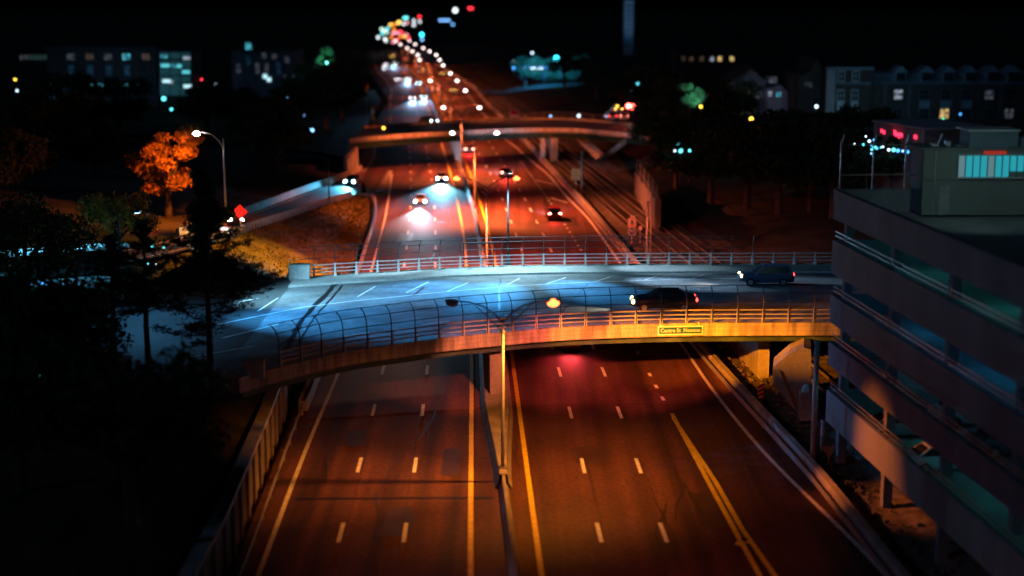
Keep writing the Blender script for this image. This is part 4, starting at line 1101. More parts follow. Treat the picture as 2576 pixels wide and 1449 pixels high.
bk = MB(); gbox(bk, 0, LEN, DEP - .4, DEP, -.3, 17.2); gbox(bk, LEN, LEN + .4, .3, DEP, -.3, 17.2); bk.build('back_wall', GARM, gar, True)
rr = random.Random(5)
for i in range(4):
    zc_ = tops[i][1] + .02
    for b in (6, 15, 25):
        for a in np.arange(4 if i else 2, LEN - 4, 11):
            m = MB(); gbox(m, a, a + 3.2, b, b + .16, zc_ - .12, zc_ + .03); m.build('ceiling_light', CEILC[(i + (b > 20)) % 3], gar, True)
# roof-top rail
m = MB()
for a in np.arange(0, 1, 1): pass
for b in np.arange(.3, 10, 2.1): m.tube([gp_(-.1, b, 17.3), gp_(-.1, b, 20.2), gp_(.5, b, 20.9)], .06, 6)
for z in (18.3, 20.2): m.tube([gp_(-.1, .3, z), gp_(-.1, 9, z)], .04, 5)
m.build('roof_fence', STEEL, gar, True)
# stair tower
TD = 96.0
TY = 95.2
def wbox(px0, px1, dy, thick, py_top, py_bot):
    y = TY + dy
    def h(py): d = ray(1288, py); return HC + d.z * y / d.y
    def x(px): d = ray(px, (py_top + py_bot) / 2); return d.x * y / d.y
    return MB().box(((x(px0) + x(px1)) / 2, y + thick / 2, (h(py_top) + h(py_bot)) / 2), (x(px1) - x(px0), thick, h(py_top) - h(py_bot)))
wbox(2322, 2790, 0, 3, 377, 541).build('stair_tower', OLIVE, gar, True)
wbox(2317, 2796, -.15, 3.3, 372, 377).build('stair_tower_coping', GARM, gar, True)
wbox(2440, 2562, .4, 2.2, 331, 372).build('lift_house', MANS, gar, True)
wbox(2434, 2568, .25, 2.5, 326, 331).build('lift_house_coping', TRIM, gar, True)
wbox(2570, 2640, .6, 2, 345, 372).build('plant_room', MANS, gar, True)
TG = em('teal_glass_light', (.02, .36, .44), .55); TG2 = em('grey_teal_glass_light', (.2, .42, .47), .3)
for k in range(9):
    x0 = 2412 + k * 18.5
    wbox(x0, x0 + 16.5, -.14, .08, 392, 445 if k < 7 else 431).build('lit_window', TG2 if k in (0, 4) else TG, gar, True)
wbox(2476, 2532, -.14, .08, 380, 390).build('red_sign_strip', em('red_sign_light', (1, .05, .02), .2), gar, True)
for k in range(10):
    x0 = 2411 + k * 18.5
    wbox(x0 - 1.4, x0 + .6, -.22, .16, 390, 447).build('window_frame', GARM, gar, True)
wbox(2408, 2580, -.24, .2, 446, 450).build('window_sill', TRIM, gar, True); wbox(2408, 2580, -.24, .2, 388.5, 391).build('window_head', TRIM, gar, True)
for px0, px1, pt in ((2345, 2362, 362), (2382, 2392, 356), (2408, 2426, 366)): wbox(px0, px1, .8, .6, pt, 372).build('roof_vent', STEEL, gar, True)
wbox(2350, 2352.5, -.1, .08, 380, 540).build('downpipe', STEEL, gar, True); wbox(2322, 2790, -.04, .035, 452, 454).build('wall_joint', GARM, gar, True)
wbox(2362, 2388, -.06, .05, 468, 541).build('roof_door', STEEL, gar, True)
spot('window_glow', (26, 84, 23), (28.5, 95, 18), 520, (.45, .75, .7), 80, .9, .5)  # added spot in front of the tower to brighten its face
# cars inside
for k, (a, b, lv, c, lab) in enumerate(((5, 3.2, 4, SILV, 'silver car parked nearest the corner on the lowest deck of the car park'), (16, 3.3, 3, WHT, 'white car parked at the front of the second lowest deck of the car park'), (21.5, 3.3, 3, GREY, 'grey car parked at the front of the second lowest deck of the car park'), (12, 3.3, 4, WHT, 'white car parked on the lowest deck of the car park, second from the corner'))):
    q = gp_(a, b, tops[lv][1] + .42); car(lab, tuple(q), math.atan2(-uX.x, uX.y), c, None, None, detail=True, group='cars parked in the car park')

# ------------------------------------------------------------------ background buildings
WARM = lit_window('warm_window_light', (1, .68, .25), .4); WHITEW = lit_window('white_window_light', (.7, .82, 1), .22); TEALW = lit_window('teal_window_light', (.08, .5, .65), .5); BLUEW = lit_window('blue_window_light', (.04, .18, .36), .07)
DIMW = lit_window('dim_window_light', (.45, .48, .6), .06); BROWNW = lit_window('dim_warm_window_light', (.7, .4, .26), .06); GREENW = lit_window('pale_green_window_light', (.3, .7, .62), .05); TEALB = em('bright_teal_light', (.12, .7, .8), .6); WHITEB = em('bright_white_light', (.5, .85, .95), .8)
class Bld:
    """a building whose front faces the camera, drawn up from its sighted outline at its own distance"""
    def __init__(s, name, label, cat, px0, px1, pyt, dep, base, depth=12, m=BRICKD):
        a, b = at(px0, pyt, dep), at(px1, pyt, dep); s.Y = a.y; s.x0, s.x1, s.z1, s.base, s.depth, s.dep = a.x, b.x, a.z, base, depth, dep
        s.cx = (a.x + b.x) / 2; s.t = thing(name, label, cat, (s.cx, s.Y, base)); s.m = m
    def walls(s):
        MB().box(((s.x0 + s.x1) / 2, s.Y + s.depth / 2, (s.z1 + s.base) / 2), (s.x1 - s.x0, s.depth, s.z1 - s.base)).build('walls', s.m, s.t, True); return s
    def xz(s, px, py):
        d = ray(px, py); k = s.Y / d.y; return d.x * k, HC + d.z * k
    def roof(s, over=.3, h=.35, m=SLATE):
        MB().box(((s.x0 + s.x1) / 2, s.Y + s.depth / 2, s.z1 + h / 2 + .003), (s.x1 - s.x0 + 2 * over, s.depth + 2 * over, h)).build('roof', m, s.t, True); return s
    def rect(s, name, px0, py0, px1, py1, m, out=.05, th=.08, parent=None):
        x0, z0 = s.xz(px0, py0); x1, z1 = s.xz(px1, py1)
        return MB().box(((x0 + x1) / 2, s.Y - out, (z0 + z1) / 2), (abs(x1 - x0), th, abs(z1 - z0))).build(name, m, parent or s.t, True)
    def window(s, px, py, w, h, pane, frame=None, bars=True):
        f = s.rect('window', px - w / 2, py - h / 2, px + w / 2, py + h / 2, frame or TRIM, .03, .1)
        p = s.rect('pane', px - w / 2 * .8, py - h / 2 * .86, px + w / 2 * .8, py + h / 2 * .86, pane, .085, .03, f)
        if bars:
            x0, z0 = s.xz(px, py - h / 2 * .86); x1, z1 = s.xz(px, py + h / 2 * .86); ww = abs(s.xz(px + w, py)[0] - x0)
            m = MB(); m.box((x0, s.Y - .11, (z0 + z1) / 2), (.09, .05, abs(z1 - z0))); m.box((x0, s.Y - .112, (z0 + z1) / 2), (ww * .8, .045, .09)); m.build('glazing_bar', frame or TRIM, f, True)
        return f
    def gable(s, pts, m, thick=None, name='gable', out=0):
        q = [s.xz(*p) for p in pts]
        return MB().plate([(x, s.Y - out, z) for x, z in q], (0, thick or s.depth, 0)).build(name, m, s.t, True)
FR_D = mat('dark_window_frame', (.09, .1, .12), .7, .1, 1)
# left: long block
b = Bld('office_block', 'long dark block on the left with three rows of small windows', 'building', 115, 392, 121, 350, 5, 14).walls().roof()
for x, mm in ((178, DIMW), (226, BROWNW), (272, DIMW), (318, TEALW), (367, BROWNW)): b.window(x, 143, 24, 17, mm, FR_D)
for x, mm in ((180, BLUEW), (227, BLUEW), (274, BLUEW), (320, BLUEW)): b.window(x, 177, 17, 28, mm, FR_D)
for x, mm in ((134, TEALB), (157, TEALB), (181, TEALB), (205, TEALB), (230, TEALB), (253, TEALW), (275, TEALB), (298, BLUEW), (318, TEALW), (343, TEALW)):
    f = b.window(x, 221, 15, 20, BLUEW, FR_D, False); b.rect('ceiling_light', x - 6.5, 211, x + 6.5, 217.5, mm, .12, .06, f)
b.rect('lower_window', 127, 240, 140, 256, BLUEW); 
b = Bld('office_block', 'far low block at the extreme left with a dim strip of windows', 'building', 30, 140, 130, 470, 6, 14).walls().roof()
for k in range(6): b.window(54 + k * 12, 144, 9.5, 14, GREENW if k > 1 else DIMW, FR_D, False)
# left: glazed stair block
b = Bld('glazed_stair_block', 'glazed teal-lit stair block between the dark buildings on the left', 'building', 399, 484, 130, 340, 5, 9).walls().roof()
GL = em('glowing_stair_glass', (.04, .22, .26), .1)
for k, py in enumerate((132, 153, 172, 191, 209, 224)):
    for j in range(3): b.rect('glass_panel', 402 + j * 26.5, py, 426.5 + j * 26.5, py + 16, GL)
for x, y, w, mm in ((413, 142, 18, TEALW), (470, 146, 18, WHITEW), (416, 165, 22, TEALB), (451, 166, 12, TEALB), (437, 166, 14, TEALW), (468, 181, 20, TEALB), (419, 204, 20, WHITEB), (472, 217, 20, WHITEB), (432, 206, 10, WHITEW)):
    b.rect('stair_light', x - w / 2, y - 4, x + w / 2, y + 4, mm, .14)
# left: pale house row
b = Bld('apartment_house', 'pale blue-lit house with tall narrow windows left of the highway', 'building', 582, 745, 128, 390, 5, 14, mat('blue_grey_wall', (.1, .12, .15), .9, .2, .5)).walls().roof()
for x, y, h in ((625, 153, 26), (648, 172, 30), (670, 172, 30), (701, 172, 34), (664, 140, 16), (690, 142, 14), (600, 172, 26), (722, 150, 18)): b.window(x, y, 13, h, BLUEW if x % 2 else DIMW, FR_D)
for x in (718, 739): b.window(x, 199, 10, 21, DIMW, TRIM)
b.rect('roof_light', 618, 108, 633, 125, TEALW)
for x, y in ((667, 192), (677, 200)): b.rect('porch_lamp', x - 5, y - 5, x + 5, y + 5, WHITEB, .2)
# centre right: long dark block with a row of lit windows
b = Bld('apartment_block', 'far dark block with one row of dim windows right of the highway', 'building', 1700, 1870, 132, 420, 6, 14).walls().roof()
for x, mm in ((1690 + 29, BROWNW), (1739, BROWNW), (1765, BROWNW), (1791, WHITEW), (1811, WARM), (1841, WARM)): b.window(x, 148, 11, 13, mm, FR_D, False)
# gabled houses
SIDW = SIDING
b = Bld('gabled_house', 'pale gabled house with three lit windows, left of two', 'house', 1838, 1928, 205, 280, 5, 12, SIDW).walls()
b.gable([(1838, 205), (1928, 205), (1890, 173)], SIDW, name='gable')
x, zA = b.xz(1889, 170); (xa, za), (xb, zb_) = b.xz(1832, 211), b.xz(1934, 211)
for q0, q1 in (((xa, za), (x, zA)), ((x, zA), (xb, zb_))):
    MB().add([(q0[0], b.Y - .4, q0[1] + .1), (q1[0], b.Y - .4, q1[1] + .1), (q1[0], b.Y + 12.4, q1[1] + .1), (q0[0], b.Y + 12.4, q0[1] + .1), (q0[0], b.Y - .4, q0[1] + .35), (q1[0], b.Y - .4, q1[1] + .35), (q1[0], b.Y + 12.4, q1[1] + .35), (q0[0], b.Y + 12.4, q0[1] + .35)], [(3, 2, 1, 0), (4, 5, 6, 7), (0, 1, 5, 4), (1, 2, 6, 5), (2, 3, 7, 6), (3, 0, 4, 7)]).build('roof_slope', SLATE, b.t, True)
b.window(1848.5, 237, 10, 16, WARM); b.window(1883, 237, 11, 17, WARM); b.window(1903, 239, 11, 15, WHITEW); b.window(1915, 239, 10, 15, WHITEW); b.window(1888, 205, 20, 11, GLASS, FR_D)
b = Bld('gabled_house', 'lower pale gabled house with two bluish windows, right of the taller gabled one', 'house', 1930, 2000, 250, 276, 5, 10, SIDW).walls()
b.gable([(1926, 222), (1940, 222), (1963, 213), (2000, 250), (1926, 250)], SIDW, name='gable')
MB().box((b.xz(1950, 203)[0], b.Y + 4, b.xz(1950, 203)[1]), (1.7, 3, 1.3)).build('dormer', SIDW, b.t, True); b.rect('dormer_window', 1940, 196, 1960, 210, DIMW, -2.4)
b.window(1937, 236, 11, 13, WHITEW); b.window(1959, 238, 14, 13, TEALW)
b = Bld('gabled_house', 'tall dark gabled house beside the long apartment terrace', 'house', 2010, 2078, 190, 265, 5, 14, BRICKD).walls()
b.gable([(2010, 190), (2040, 178), (2056, 147), (2078, 190)], BRICKD, name='gable')
for x, y in ((2028, 213), (2039, 213)): b.window(x, y, 9, 14, DIMW, FR_D)
for x, y in ((2050, 224), (2067, 225), (2051, 256), (2066, 262), (2055, 188)): b.window(x, y, 12, 22, GLASS, FR_D)
# apartment terrace
b = Bld('apartment_terrace', 'long dark brick apartment terrace with a pale dormered roof band', 'building', 2082, 2660, 212, 260, 5, 16, BRICKD).walls()
b.rect('corner_bay', 2097, 172, 2188, 300, BRICKD, .4, .8); b.rect('cornice', 2075, 168, 2195, 175, MANS, .6, 1.4); b.rect('corner_pier', 2078, 176, 2096, 285, SIDING, .5, .9); b.rect('string_course', 2097, 207, 2188, 211, MANS, .85, .12)
for x in (2114, 2150): b.window(x, 191, 17, 28, GLASS, TRIM); 
for x in (2112, 2147): b.window(x, 240, 17, 30, GLASS, TRIM); b.rect('panel', x - 8.5, 253, x + 8.5, 274, TRIM, .84, .06); b.window(x, 285, 17, 22, GLASS, TRIM)
for o in b.t.children:
    if o.name.startswith('window') and o.data.vertices and max(v.co.x for v in o.data.vertices) + b.cx < b.xz(2200, 0)[0]: o.location.y -= .82
mb_ = MB(); (xa, za), (xb, zb_) = b.xz(2190, 187), b.xz(2660, 212)
mb_.add([(xa, b.Y - .2, zb_), (xb, b.Y - .2, zb_), (xb, b.Y + 2.2, za), (xa, b.Y + 2.2, za), (xa, b.Y + 15, za), (xb, b.Y + 15, za), (xa, b.Y + 15, zb_), (xb, b.Y + 15, zb_)], [(0, 1, 2, 3), (3, 2, 5, 4), (0, 3, 4, 6), (1, 7, 5, 2)]); mb_.build('mansard', MANS, b.t, True)
for x in (2265.5, 2330.5, 2385, 2439.5, 2495.5, 2548):
    (x0, z0), (x1, z1), (xc, zc_) = b.xz(x - 14, 204), b.xz(x + 14, 180), b.xz(x, 165)
    d = MB(); d.plate([(x0, b.Y - .25, z0), (x1, b.Y - .25, z0), (x1, b.Y - .25, z1), (x0, b.Y - .25, z1)], (0, 3.4, 0)); dm = d.build('dormer', MANS, b.t, True)
    e = (x1 - x0) * .22; MB().plate([(x0 - e, b.Y - .5, z1), (x1 + e, b.Y - .5, z1), (xc, b.Y - .5, zc_)], (0, 4, 0)).build('dormer_roof', MANS, dm, True)
    w = b.rect('dormer_window', x - 11, 183, x + 11, 203, GLASS, .28, .06, dm)
for x, mm in ((2260, WHITEW), (2325, GLASS), (2379, GLASS), (2432, GLASS), (2488, DIMW), (2542, GLASS)): b.window(x, 238, 24, 27, mm, FR_D)
for x, mm in ((2258, GLASS), (2324, GLASS), (2375, WARM), (2430, GLASS), (2487, GLASS), (2538, DIMW)): b.window(x, 286, 25, 27, mm, FR_D)
for x in (2325, 2379, 2432): b.rect('panel', x - 13, 253, x + 13, 272, MANS)
for x in (2226, 2287, 2518): b.rect('downpipe', x - 1, 213, x + 1, 300, FR_D, .12, .15)
# sign building
c0, c1 = at(2203, 302, 200), at(2326, 320, 188)
t = thing('shop_building', 'small pale flat-roofed shop with glowing red lettering on its parapet', 'shop', (c0.x, c0.y, 5))
f = (c1 - c0); f.z = 0; f.normalize(); nrm = Vector((-f.y, f.x, 0))
if nrm.y < 0: nrm = -nrm
wl = (Vector((c1.x, c1.y, 0)) - Vector((c0.x, c0.y, 0))).length
def sbox(a0, a1, b0, b1, z0, z1): 
    o = Vector((c0.x, c0.y, 0)); vs = [o + f * a + nrm * b + Vector((0, 0, z)) for z in (z0, z1) for a, b in ((a0, b0), (a1, b0), (a1, b1), (a0, b1))]
    return MB().add(vs, [(3, 2, 1, 0), (4, 5, 6, 7), (0, 1, 5, 4), (1, 2, 6, 5), (2, 3, 7, 6), (3, 0, 4, 7)])
ztop = c0.z
sbox(0, wl, 0, 9, 5, ztop - .25).build('walls', SIDING, t, True); sbox(-.35, wl + .5, -.35, 9.2, ztop - .25, ztop).build('coping', TRIM, t, True); sbox(-.1, .25, -.12, -.003, ztop - 2.6, ztop - .25).build('pilaster', TRIM, t, True); sbox(wl - .4, wl + .1, -.12, -.003, ztop - 2.9, ztop - .25).build('pilaster', TRIM, t, True)
NEON = em('red_neon', (1, .02, .06), 3.2)
ang = math.atan2(f.y, f.x)
for s, u, size, dz, wd in (('King', .17, .62, -1.28, 1.05), ('Shogun', .49, 1.0, -1.3, 2.15), ('SE', .84, .6, -1.32, .75)):
    q = Vector((c0.x, c0.y, 0)) + f * (wl * u) - nrm * .06 - Vector((c0.x, c0.y, 0))
    text_mesh('lettering', s, size, NEON, t, (q.x, q.y, ztop + dz - 5), (R(90), 0, ang), .03, wd)
spot('sign_glow', Vector((c0.x, c0.y, 0)) + f * wl * .45 - nrm * 1.6 + Vector((0, 0, ztop - 1.4)), Vector((c0.x, c0.y, 0)) + f * wl * .45 + Vector((0, 0, ztop - 1.2)), 18, (1, .06, .05), 150, .9, .3)
# church tower far right of the highway
b = Bld('church_tower', 'tall slender pale tower far off, higher than everything right of the highway', 'tower', 1571, 1594, 4, 600, 8, 3.6, mat('tower_stone', (.3, .34, .38), .9, .2, .3)).walls()
for py in (10, 22, 34, 46, 58, 70): b.rect('louvre', 1575, py, 1590, py + 8, BLUEW, .06)
b.rect('parapet', 1569.5, 2, 1595.5, 6, TRIM, .2, .5)
# lit filling-station canopy, blue group right of the highway
c = at(1340, 176, 500); t = thing('lit_canopy', 'white-lit canopy with blue glow right of the far highway', 'canopy', (c.x, c.y, 4))
MB().box((0, 5, c.z - 4 + .9), (8, 10, .5)).build('canopy_roof', SLATE, t)
for x in (-3.6, 3.6):
    for y in (2, 8): MB().box((x, y, (c.z - 4 + .5) / 2), (.35, .35, c.z - 4 + .5)).build('column', SLATE, t)
for x, m_ in ((-2.6, WHITEB), (.2, TEALB), (2.6, WHITEB)): MB().box((x, 3, c.z - 4 + .5), (1.6, 1.6, .12)).build('canopy_light', em('canopy_lamp', (.75, .92, 1), 5), t)
# small ruined wall with fence, right of the railway
a_, b_ = at(1597, 402, 232), at(1648, 470, 196)
t = thing('stone_wall', 'ragged stone wall with a wire fence on top, lit pink beside the railway', 'wall', (a_.x, a_.y, 0))
wv = MB(); rr = random.Random(3); prev = None
for i in range(15):
    u = i / 14; p = a_.lerp(b_, u); z = p.z - 1.6 + rr.uniform(-.35, .35); q = (p.x, p.y, 0)
    wv.v += [(p.x, p.y, .5), (p.x + .8, p.y + .2, .5), (p.x + .8, p.y + .2, z), (p.x, p.y, z)]
for i in range(14):
    for k in range(4): wv.f.append((i * 4 + k, i * 4 + 4 + k, i * 4 + 4 + (k + 1) % 4, i * 4 + (k + 1) % 4))
wv.f += [(0, 1, 2, 3), (59, 58, 57, 56)]
wv.build('masonry', CONC_D, t, True)
for i in range(6):
    p = a_.lerp(b_, i / 5); MB().tube([(p.x + .3, p.y, p.z - 2), (p.x + .3, p.y, p.z + .2)], .06, 6).build('post', STEEL, t, True)
for h in (-1.2, -.5, .1): MB().tube([a_ + Vector((.3, 0, h)), b_ + Vector((.3, 0, h))], .03, 5).build('wire', STEEL, t, True)

for px, py, dep, tx_, ty_, pw, cc in ((2150, 330, 235, 2140, 235, 1800, (.35, .7, 1)), (2250, 330, 235, 2240, 215, 1500, (.15, .55, .9)), (2400, 330, 232, 2420, 200, 1100, (.25, .55, .9)), (1890, 300, 258, 1900, 215, 800, (.75, .72, 1)), (2045, 300, 240, 2050, 220, 500, (.6, .65, 1)), (2265, 345, 178, 2262, 330, 130, (.85, .7, .9))):
    spot('facade_lamp_light', at(px, py, dep), at(tx_, ty_, dep + 25), pw * .6, cc, 75, 1, .4)
for px, pw in ((230, 1500), (330, 1500), (660, 2600)): spot('facade_lamp_light', at(px, 250, 320), at(px, 160, 352), pw, (.15, .5, .9), 75, 1, .4)
spot('tower_light', at(1582, 100, 580), at(1582, 40, 600), 2200, (.4, .7, 1), 50, 1, .4)
# ------------------------------------------------------------------ trees
def leaf_cloud(rr, blobs, n, size, flat=0.0):
    m = MB(); tot = sum(b[3] * b[4] for b in blobs)
    for bx, by, bz, r, rh in blobs:
        for _ in range(int(n * r * rh / tot)):
            th, u = rr.uniform(0, 2 * math.pi), rr.uniform(-1, 1); q = math.sqrt(1 - u * u); k = rr.random() ** .38 * rr.uniform(.85, 1.12)
            c = Vector((bx + r * k * q * math.cos(th), by + r * k * q * math.sin(th), bz + rh * k * u))
            a = Vector((rr.gauss(0, 1), rr.gauss(0, 1), rr.gauss(0, 1) * (1 - flat))).normalized(); b = a.cross(Vector((rr.gauss(0, 1), rr.gauss(0, 1), rr.gauss(0, 1)))).normalized()
            s = size * rr.uniform(.6, 1.4)
            m.add([c - a * s - b * s * .2, c + b * s * .55, c + a * s - b * s * .1, c - b * s * .5], [(0, 1, 2, 3)])
    return m
def deciduous(label, loc, H, rad, seed, leaf=LEAF, n=5200, size=.22, group=None, name='tree', zlo=.42, nblob=13):
    rr = random.Random(seed); t = thing(name, label, 'tree', loc, rr.uniform(0, 6), group)
    blobs = []; tr = MB()
    hb_ = H * .3; tr.tube([(0, 0, -.4), (.05, 0, hb_ * .5), (.1, .05, hb_)], [rad * .075, rad * .06, rad * .05], 8)
    nb_ = nblob
    for i in range(nb_):
        th = i * 2.4 + rr.uniform(-.4, .4); rr_ = rad * rr.uniform(.25, .78) * (1 if i else 0); z = H * rr.uniform(zlo, .88)
        fall = math.sqrt(max(.1, 1 - ((z / H - .6) / .42) ** 2)); rr_ *= fall
        r = rad * rr.uniform(.24, .42) * (13 / nblob) ** .42; c = (rr_ * math.cos(th), rr_ * math.sin(th), z)
        blobs.append((*c, r, r * rr.uniform(.55, .8)))
        tr.tube([(.1, .05, hb_ * rr.uniform(.8, 1)), (c[0] * .5, c[1] * .5, (hb_ + z) / 2 + .3), c], [rad * .035, rad * .022, rad * .008], 5)
    tr.build('trunk', BARK, t); leaf_cloud(rr, blobs, n, size).build('crown', leaf, t)
    return t
def pine(label, loc, H, spread, seed, n=1.0, group=None, lo=.34):
    rr = random.Random(seed); t = thing('pine_tree', label, 'tree', loc, rr.uniform(0, 6), group)
    tr = MB(); tr.tube([(0, 0, -.4), (.08, 0, H * .4), (-.05, .06, H * .8), (0, 0, H)], [.24, .17, .08, .03], 8); cr = MB()
    z = H * lo
    while z < H * .98:
        u = (z - H * lo) / (H * (1 - lo)); L_ = spread * max(.13, 1 - .95 * min(1, max(0, u - .36) / .5) ** .75) * (.8 if u < .15 else 1)
        for k in range(rr.choice((4, 5, 6))):
            th = rr.uniform(0, 2 * math.pi); Lb = L_ * rr.uniform(.5, 1.12)
            if u < .3 and rr.random() < .5: continue
            d = Vector((math.cos(th), math.sin(th), 0)); sag = rr.uniform(-.05, .22)
            p0 = Vector((0, 0, z)); p1 = p0 + d * Lb * .55 + Vector((0, 0, sag * Lb * .4)); p2 = p0 + d * Lb + Vector((0, 0, sag * Lb + .25))
            tr.tube([p0, p1, p2], [.05, .03, .012], 4, False)
            for _ in range(int((7 + Lb * 7) * n)):
                s = rr.uniform(.3, 1.03); c = p0.lerp(p1, s * 2) if s < .5 else p1.lerp(p2, s * 2 - 1)
                side = d.cross(Vector((0, 0, 1))) * rr.gauss(0, .3) * Lb * .55 * (1.1 - s * .5); c = c + side + Vector((0, 0, rr.gauss(.05, .1)))
                for _k in range(5):
                    a = Vector((rr.gauss(0, 1), rr.gauss(0, 1), rr.uniform(-.2, .9))).normalized() * rr.uniform(.2, .36); w = a.cross(Vector((rr.gauss(0, 1), rr.gauss(0, 1), rr.gauss(0, 1)))).normalized() * .045
                    cc = c + Vector((rr.gauss(0, .1), rr.gauss(0, .1), rr.gauss(0, .05)))
                    cr.add([cc - w, cc + w, cc + a], [(0, 1, 2)])
        z += rr.uniform(.32, .6)
    tr.build('trunk', BARK, t); cr.build('crown', NEEDLE, t)
    return t
def base(px, py, z): p = G(px, py, z); return (p.x, p.y, z)
# the big pine in front of the bridge's left end
pine('tall dark pine left of the bridge, its branches overlapping the blue deck', base(531, 962, 5.4), 13.4, 4.9, 7, 1.25, None, .2)
p2 = pine('dark pine with a bare trunk, second from the bridge on the left', base(378, 985, 5.3), 10.6, 4.0, 12, 1.0, None, .48)
pine('dark pine farthest left of the three beside the street', base(296, 1000, 5.3), 10.2, 4.2, 19, 1.0, None, .5)
deciduous('orange-lit autumn tree under the curved lamp', base(424, 538, 4.8), 10.4, 5.7, 31, LEAFO, 11000, .19, name='autumn_tree', zlo=.24, nblob=30)
deciduous('smaller brown tree left of the orange-lit autumn tree, above the lit eaves', base(300, 640, 5.2), 5.6, 4.2, 36, LEAFO, 4200, .17, name='autumn_tree')
deciduous('dark bushy tree between the curved lamp and the orange tree', base(530, 640, 4.8), 6.0, 2.7, 44, LEAF, 4600, .18)
proto = deciduous('dark round tree at the left edge, lowest of the street trees', base(60, 1010, 5.4), 8.5, 5.4, 51, LEAF, 6000, .2, 'dark trees beside the street')
for (px, py, rz, sc, lab) in ((150, 1010, 1.2, .8, 'dark round tree second from the left edge beside the street'), (70, 760, 2.2, 1.0, 'dark tree above the street at the left edge'),
                              (60, 1240, 2.7, 1.0, 'dark tree in the bottom left, farther left of two'), (330, 1300, 4.4, .9, 'dark tree in the bottom left, nearer the retaining wall')):
    b_ = base(px, py, 5.3 if py < 1200 else 5.2); dup(proto, b_, rz, lab, sc)
# dark wood left of the highway and on the right bank
wood = deciduous('dark tree at the foot of the far left hillside, nearest the ramp', tuple(at(700, 420, 240) - Vector((0, 0, 1))), 11, 6.5, 61, LEAF, 3600, .34, 'dark trees on the hillsides')
wl_ = [(640, 380, 260), (740, 330, 290), (820, 300, 310), (860, 262, 330), (600, 300, 300), (520, 320, 290), (300, 330, 280), (180, 350, 270), (60, 360, 260), (880, 300, 345), (780, 250, 360),
       (120, 480, 215), (240, 470, 215), (40, 560, 190)]
for i, (px, py, dep) in enumerate(wl_):
    q = at(px, py, dep); q.z = max(4.0, q.z - 8); dup(wood, q, i * 1.3, 'dark tree number %d on the left hillside, counted from the ramp outwards' % (i + 2), .8 + .12 * (i % 4))
wr_ = [(1700, 470, 215), (1790, 470, 205), (1880, 480, 200), (1960, 470, 195), (2040, 450, 195), (1650, 380, 260), (1740, 370, 250), (1830, 360, 245), (1920, 350, 240), (2010, 350, 235), (2100, 400, 190), (1640, 300, 330), (1560, 240, 380), (1500, 230, 420), (1700, 300, 310),
       (1820, 300, 270), (1980, 320, 255), (2060, 330, 230), (2150, 340, 225), (1420, 215, 480), (1460, 190, 520)]
for i, (px, py, dep) in enumerate(wr_):
    q = at(px, py, dep); q.z = max(3.0, q.z - 7); dup(wood, q, i * 2.1 + 1, 'dark tree number %d on the right bank, counted from the railway outwards' % (i + 1), .75 + .13 * (i % 4))
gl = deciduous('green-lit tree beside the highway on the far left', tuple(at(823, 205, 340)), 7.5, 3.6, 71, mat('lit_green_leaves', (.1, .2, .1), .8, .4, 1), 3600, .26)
gq = Vector(gl.location); spot('tree_lamp_light', gq + Vector((.5, -6, 3)), gq + Vector((0, 0, 5)), 2200, (.2, .9, .75), 70, .9, .3)
small_light('street_lamp', 'teal lamp inside the green-lit tree on the far left', 820, 160, 336, .4, em('teal_globe', (.15, .9, .75), 14), 5, 'street lamp')
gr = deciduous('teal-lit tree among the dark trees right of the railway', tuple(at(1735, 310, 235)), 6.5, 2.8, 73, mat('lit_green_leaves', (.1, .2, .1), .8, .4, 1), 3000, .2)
spot('tree_lamp_light', Vector(gr.location) + Vector((1.6, -5, 3.4)), Vector(gr.location) + Vector((0, 0, 4.6)), 900, (.3, .9, .75), 60, .9, .3)
# scrub along the right barrier
sc_ = leaf_cloud(random.Random(6), [(RB(y) + 1.0 + random.Random(int(y * 7)).uniform(-.3, .8), y, .15, .7, .35) for y in np.arange(88, 112, 2.2)], 1500, .12)
tag(sc_.build('weeds', LEAF), 'low weeds along the foot of the right-hand barrier', 'weeds', kind='stuff')
# lit eaves of a shed behind the left trees
c = at(350, 612, 165); t = thing('shed', 'low shed with red-lit eaves between the trees on the left', 'shed', (c.x, c.y, 5))
MB().box((0, 0, (c.z - 5) / 2), (3.4, 3, c.z - 5)).build('walls', SIDING, t); MB().plate([(-2.3, -1.9, c.z - 5.5), (2.3, -1.9, c.z - 4.5), (2.3, 1.9, c.z - 4.3), (-2.3, 1.9, c.z - 5.3)], (0, 0, .2)).build('roof', SIGNO, t)
spot('eaves_lamp_light', c + Vector((2, -6, 4)), c, 1600, (1, .12, .05), 60, .9, .2)
# ------------------------------------------------------------------ lamps and lights scattered through the town
GT = em('teal_lamp_globe', (.08, .6, .65), 3); GWH = em('white_lamp_globe', (.6, .82, 1), 2.6); GBL = em('blue_lamp_globe', (.05, .3, .8), 2.2); GY = em('yellow_lamp_globe', (1, .6, .05), 2.6); GG = em('green_lamp_globe', (.06, .7, .4), 2); GR = em('red_lamp_globe', (1, .04, .06), 3)
GC = em('bright_cyan_lamp_globe', (.03, .7, .95), 6); GP = em('pink_lamp_globe', (1, .32, .4), 2.2); GO = em('orange_lamp_globe', (1, .26, .03), 2.4)
FGT = em('far_teal_lamp_globe', (.1, .6, .65), 4); FGW = em('far_white_lamp_globe', (.75, .85, .9), 2.4); FGY = em('far_yellow_lamp_globe', (1, .66, .12), 2.6); FGG = em('far_green_lamp_globe', (.45, .75, .55), 3); FGR = em('far_red_lamp_globe', (1, .03, .05), 3.5); GDB = em('dim_blue_lamp_globe', (.1, .25, .5), 5)
LT = 'small lamps scattered through the town'
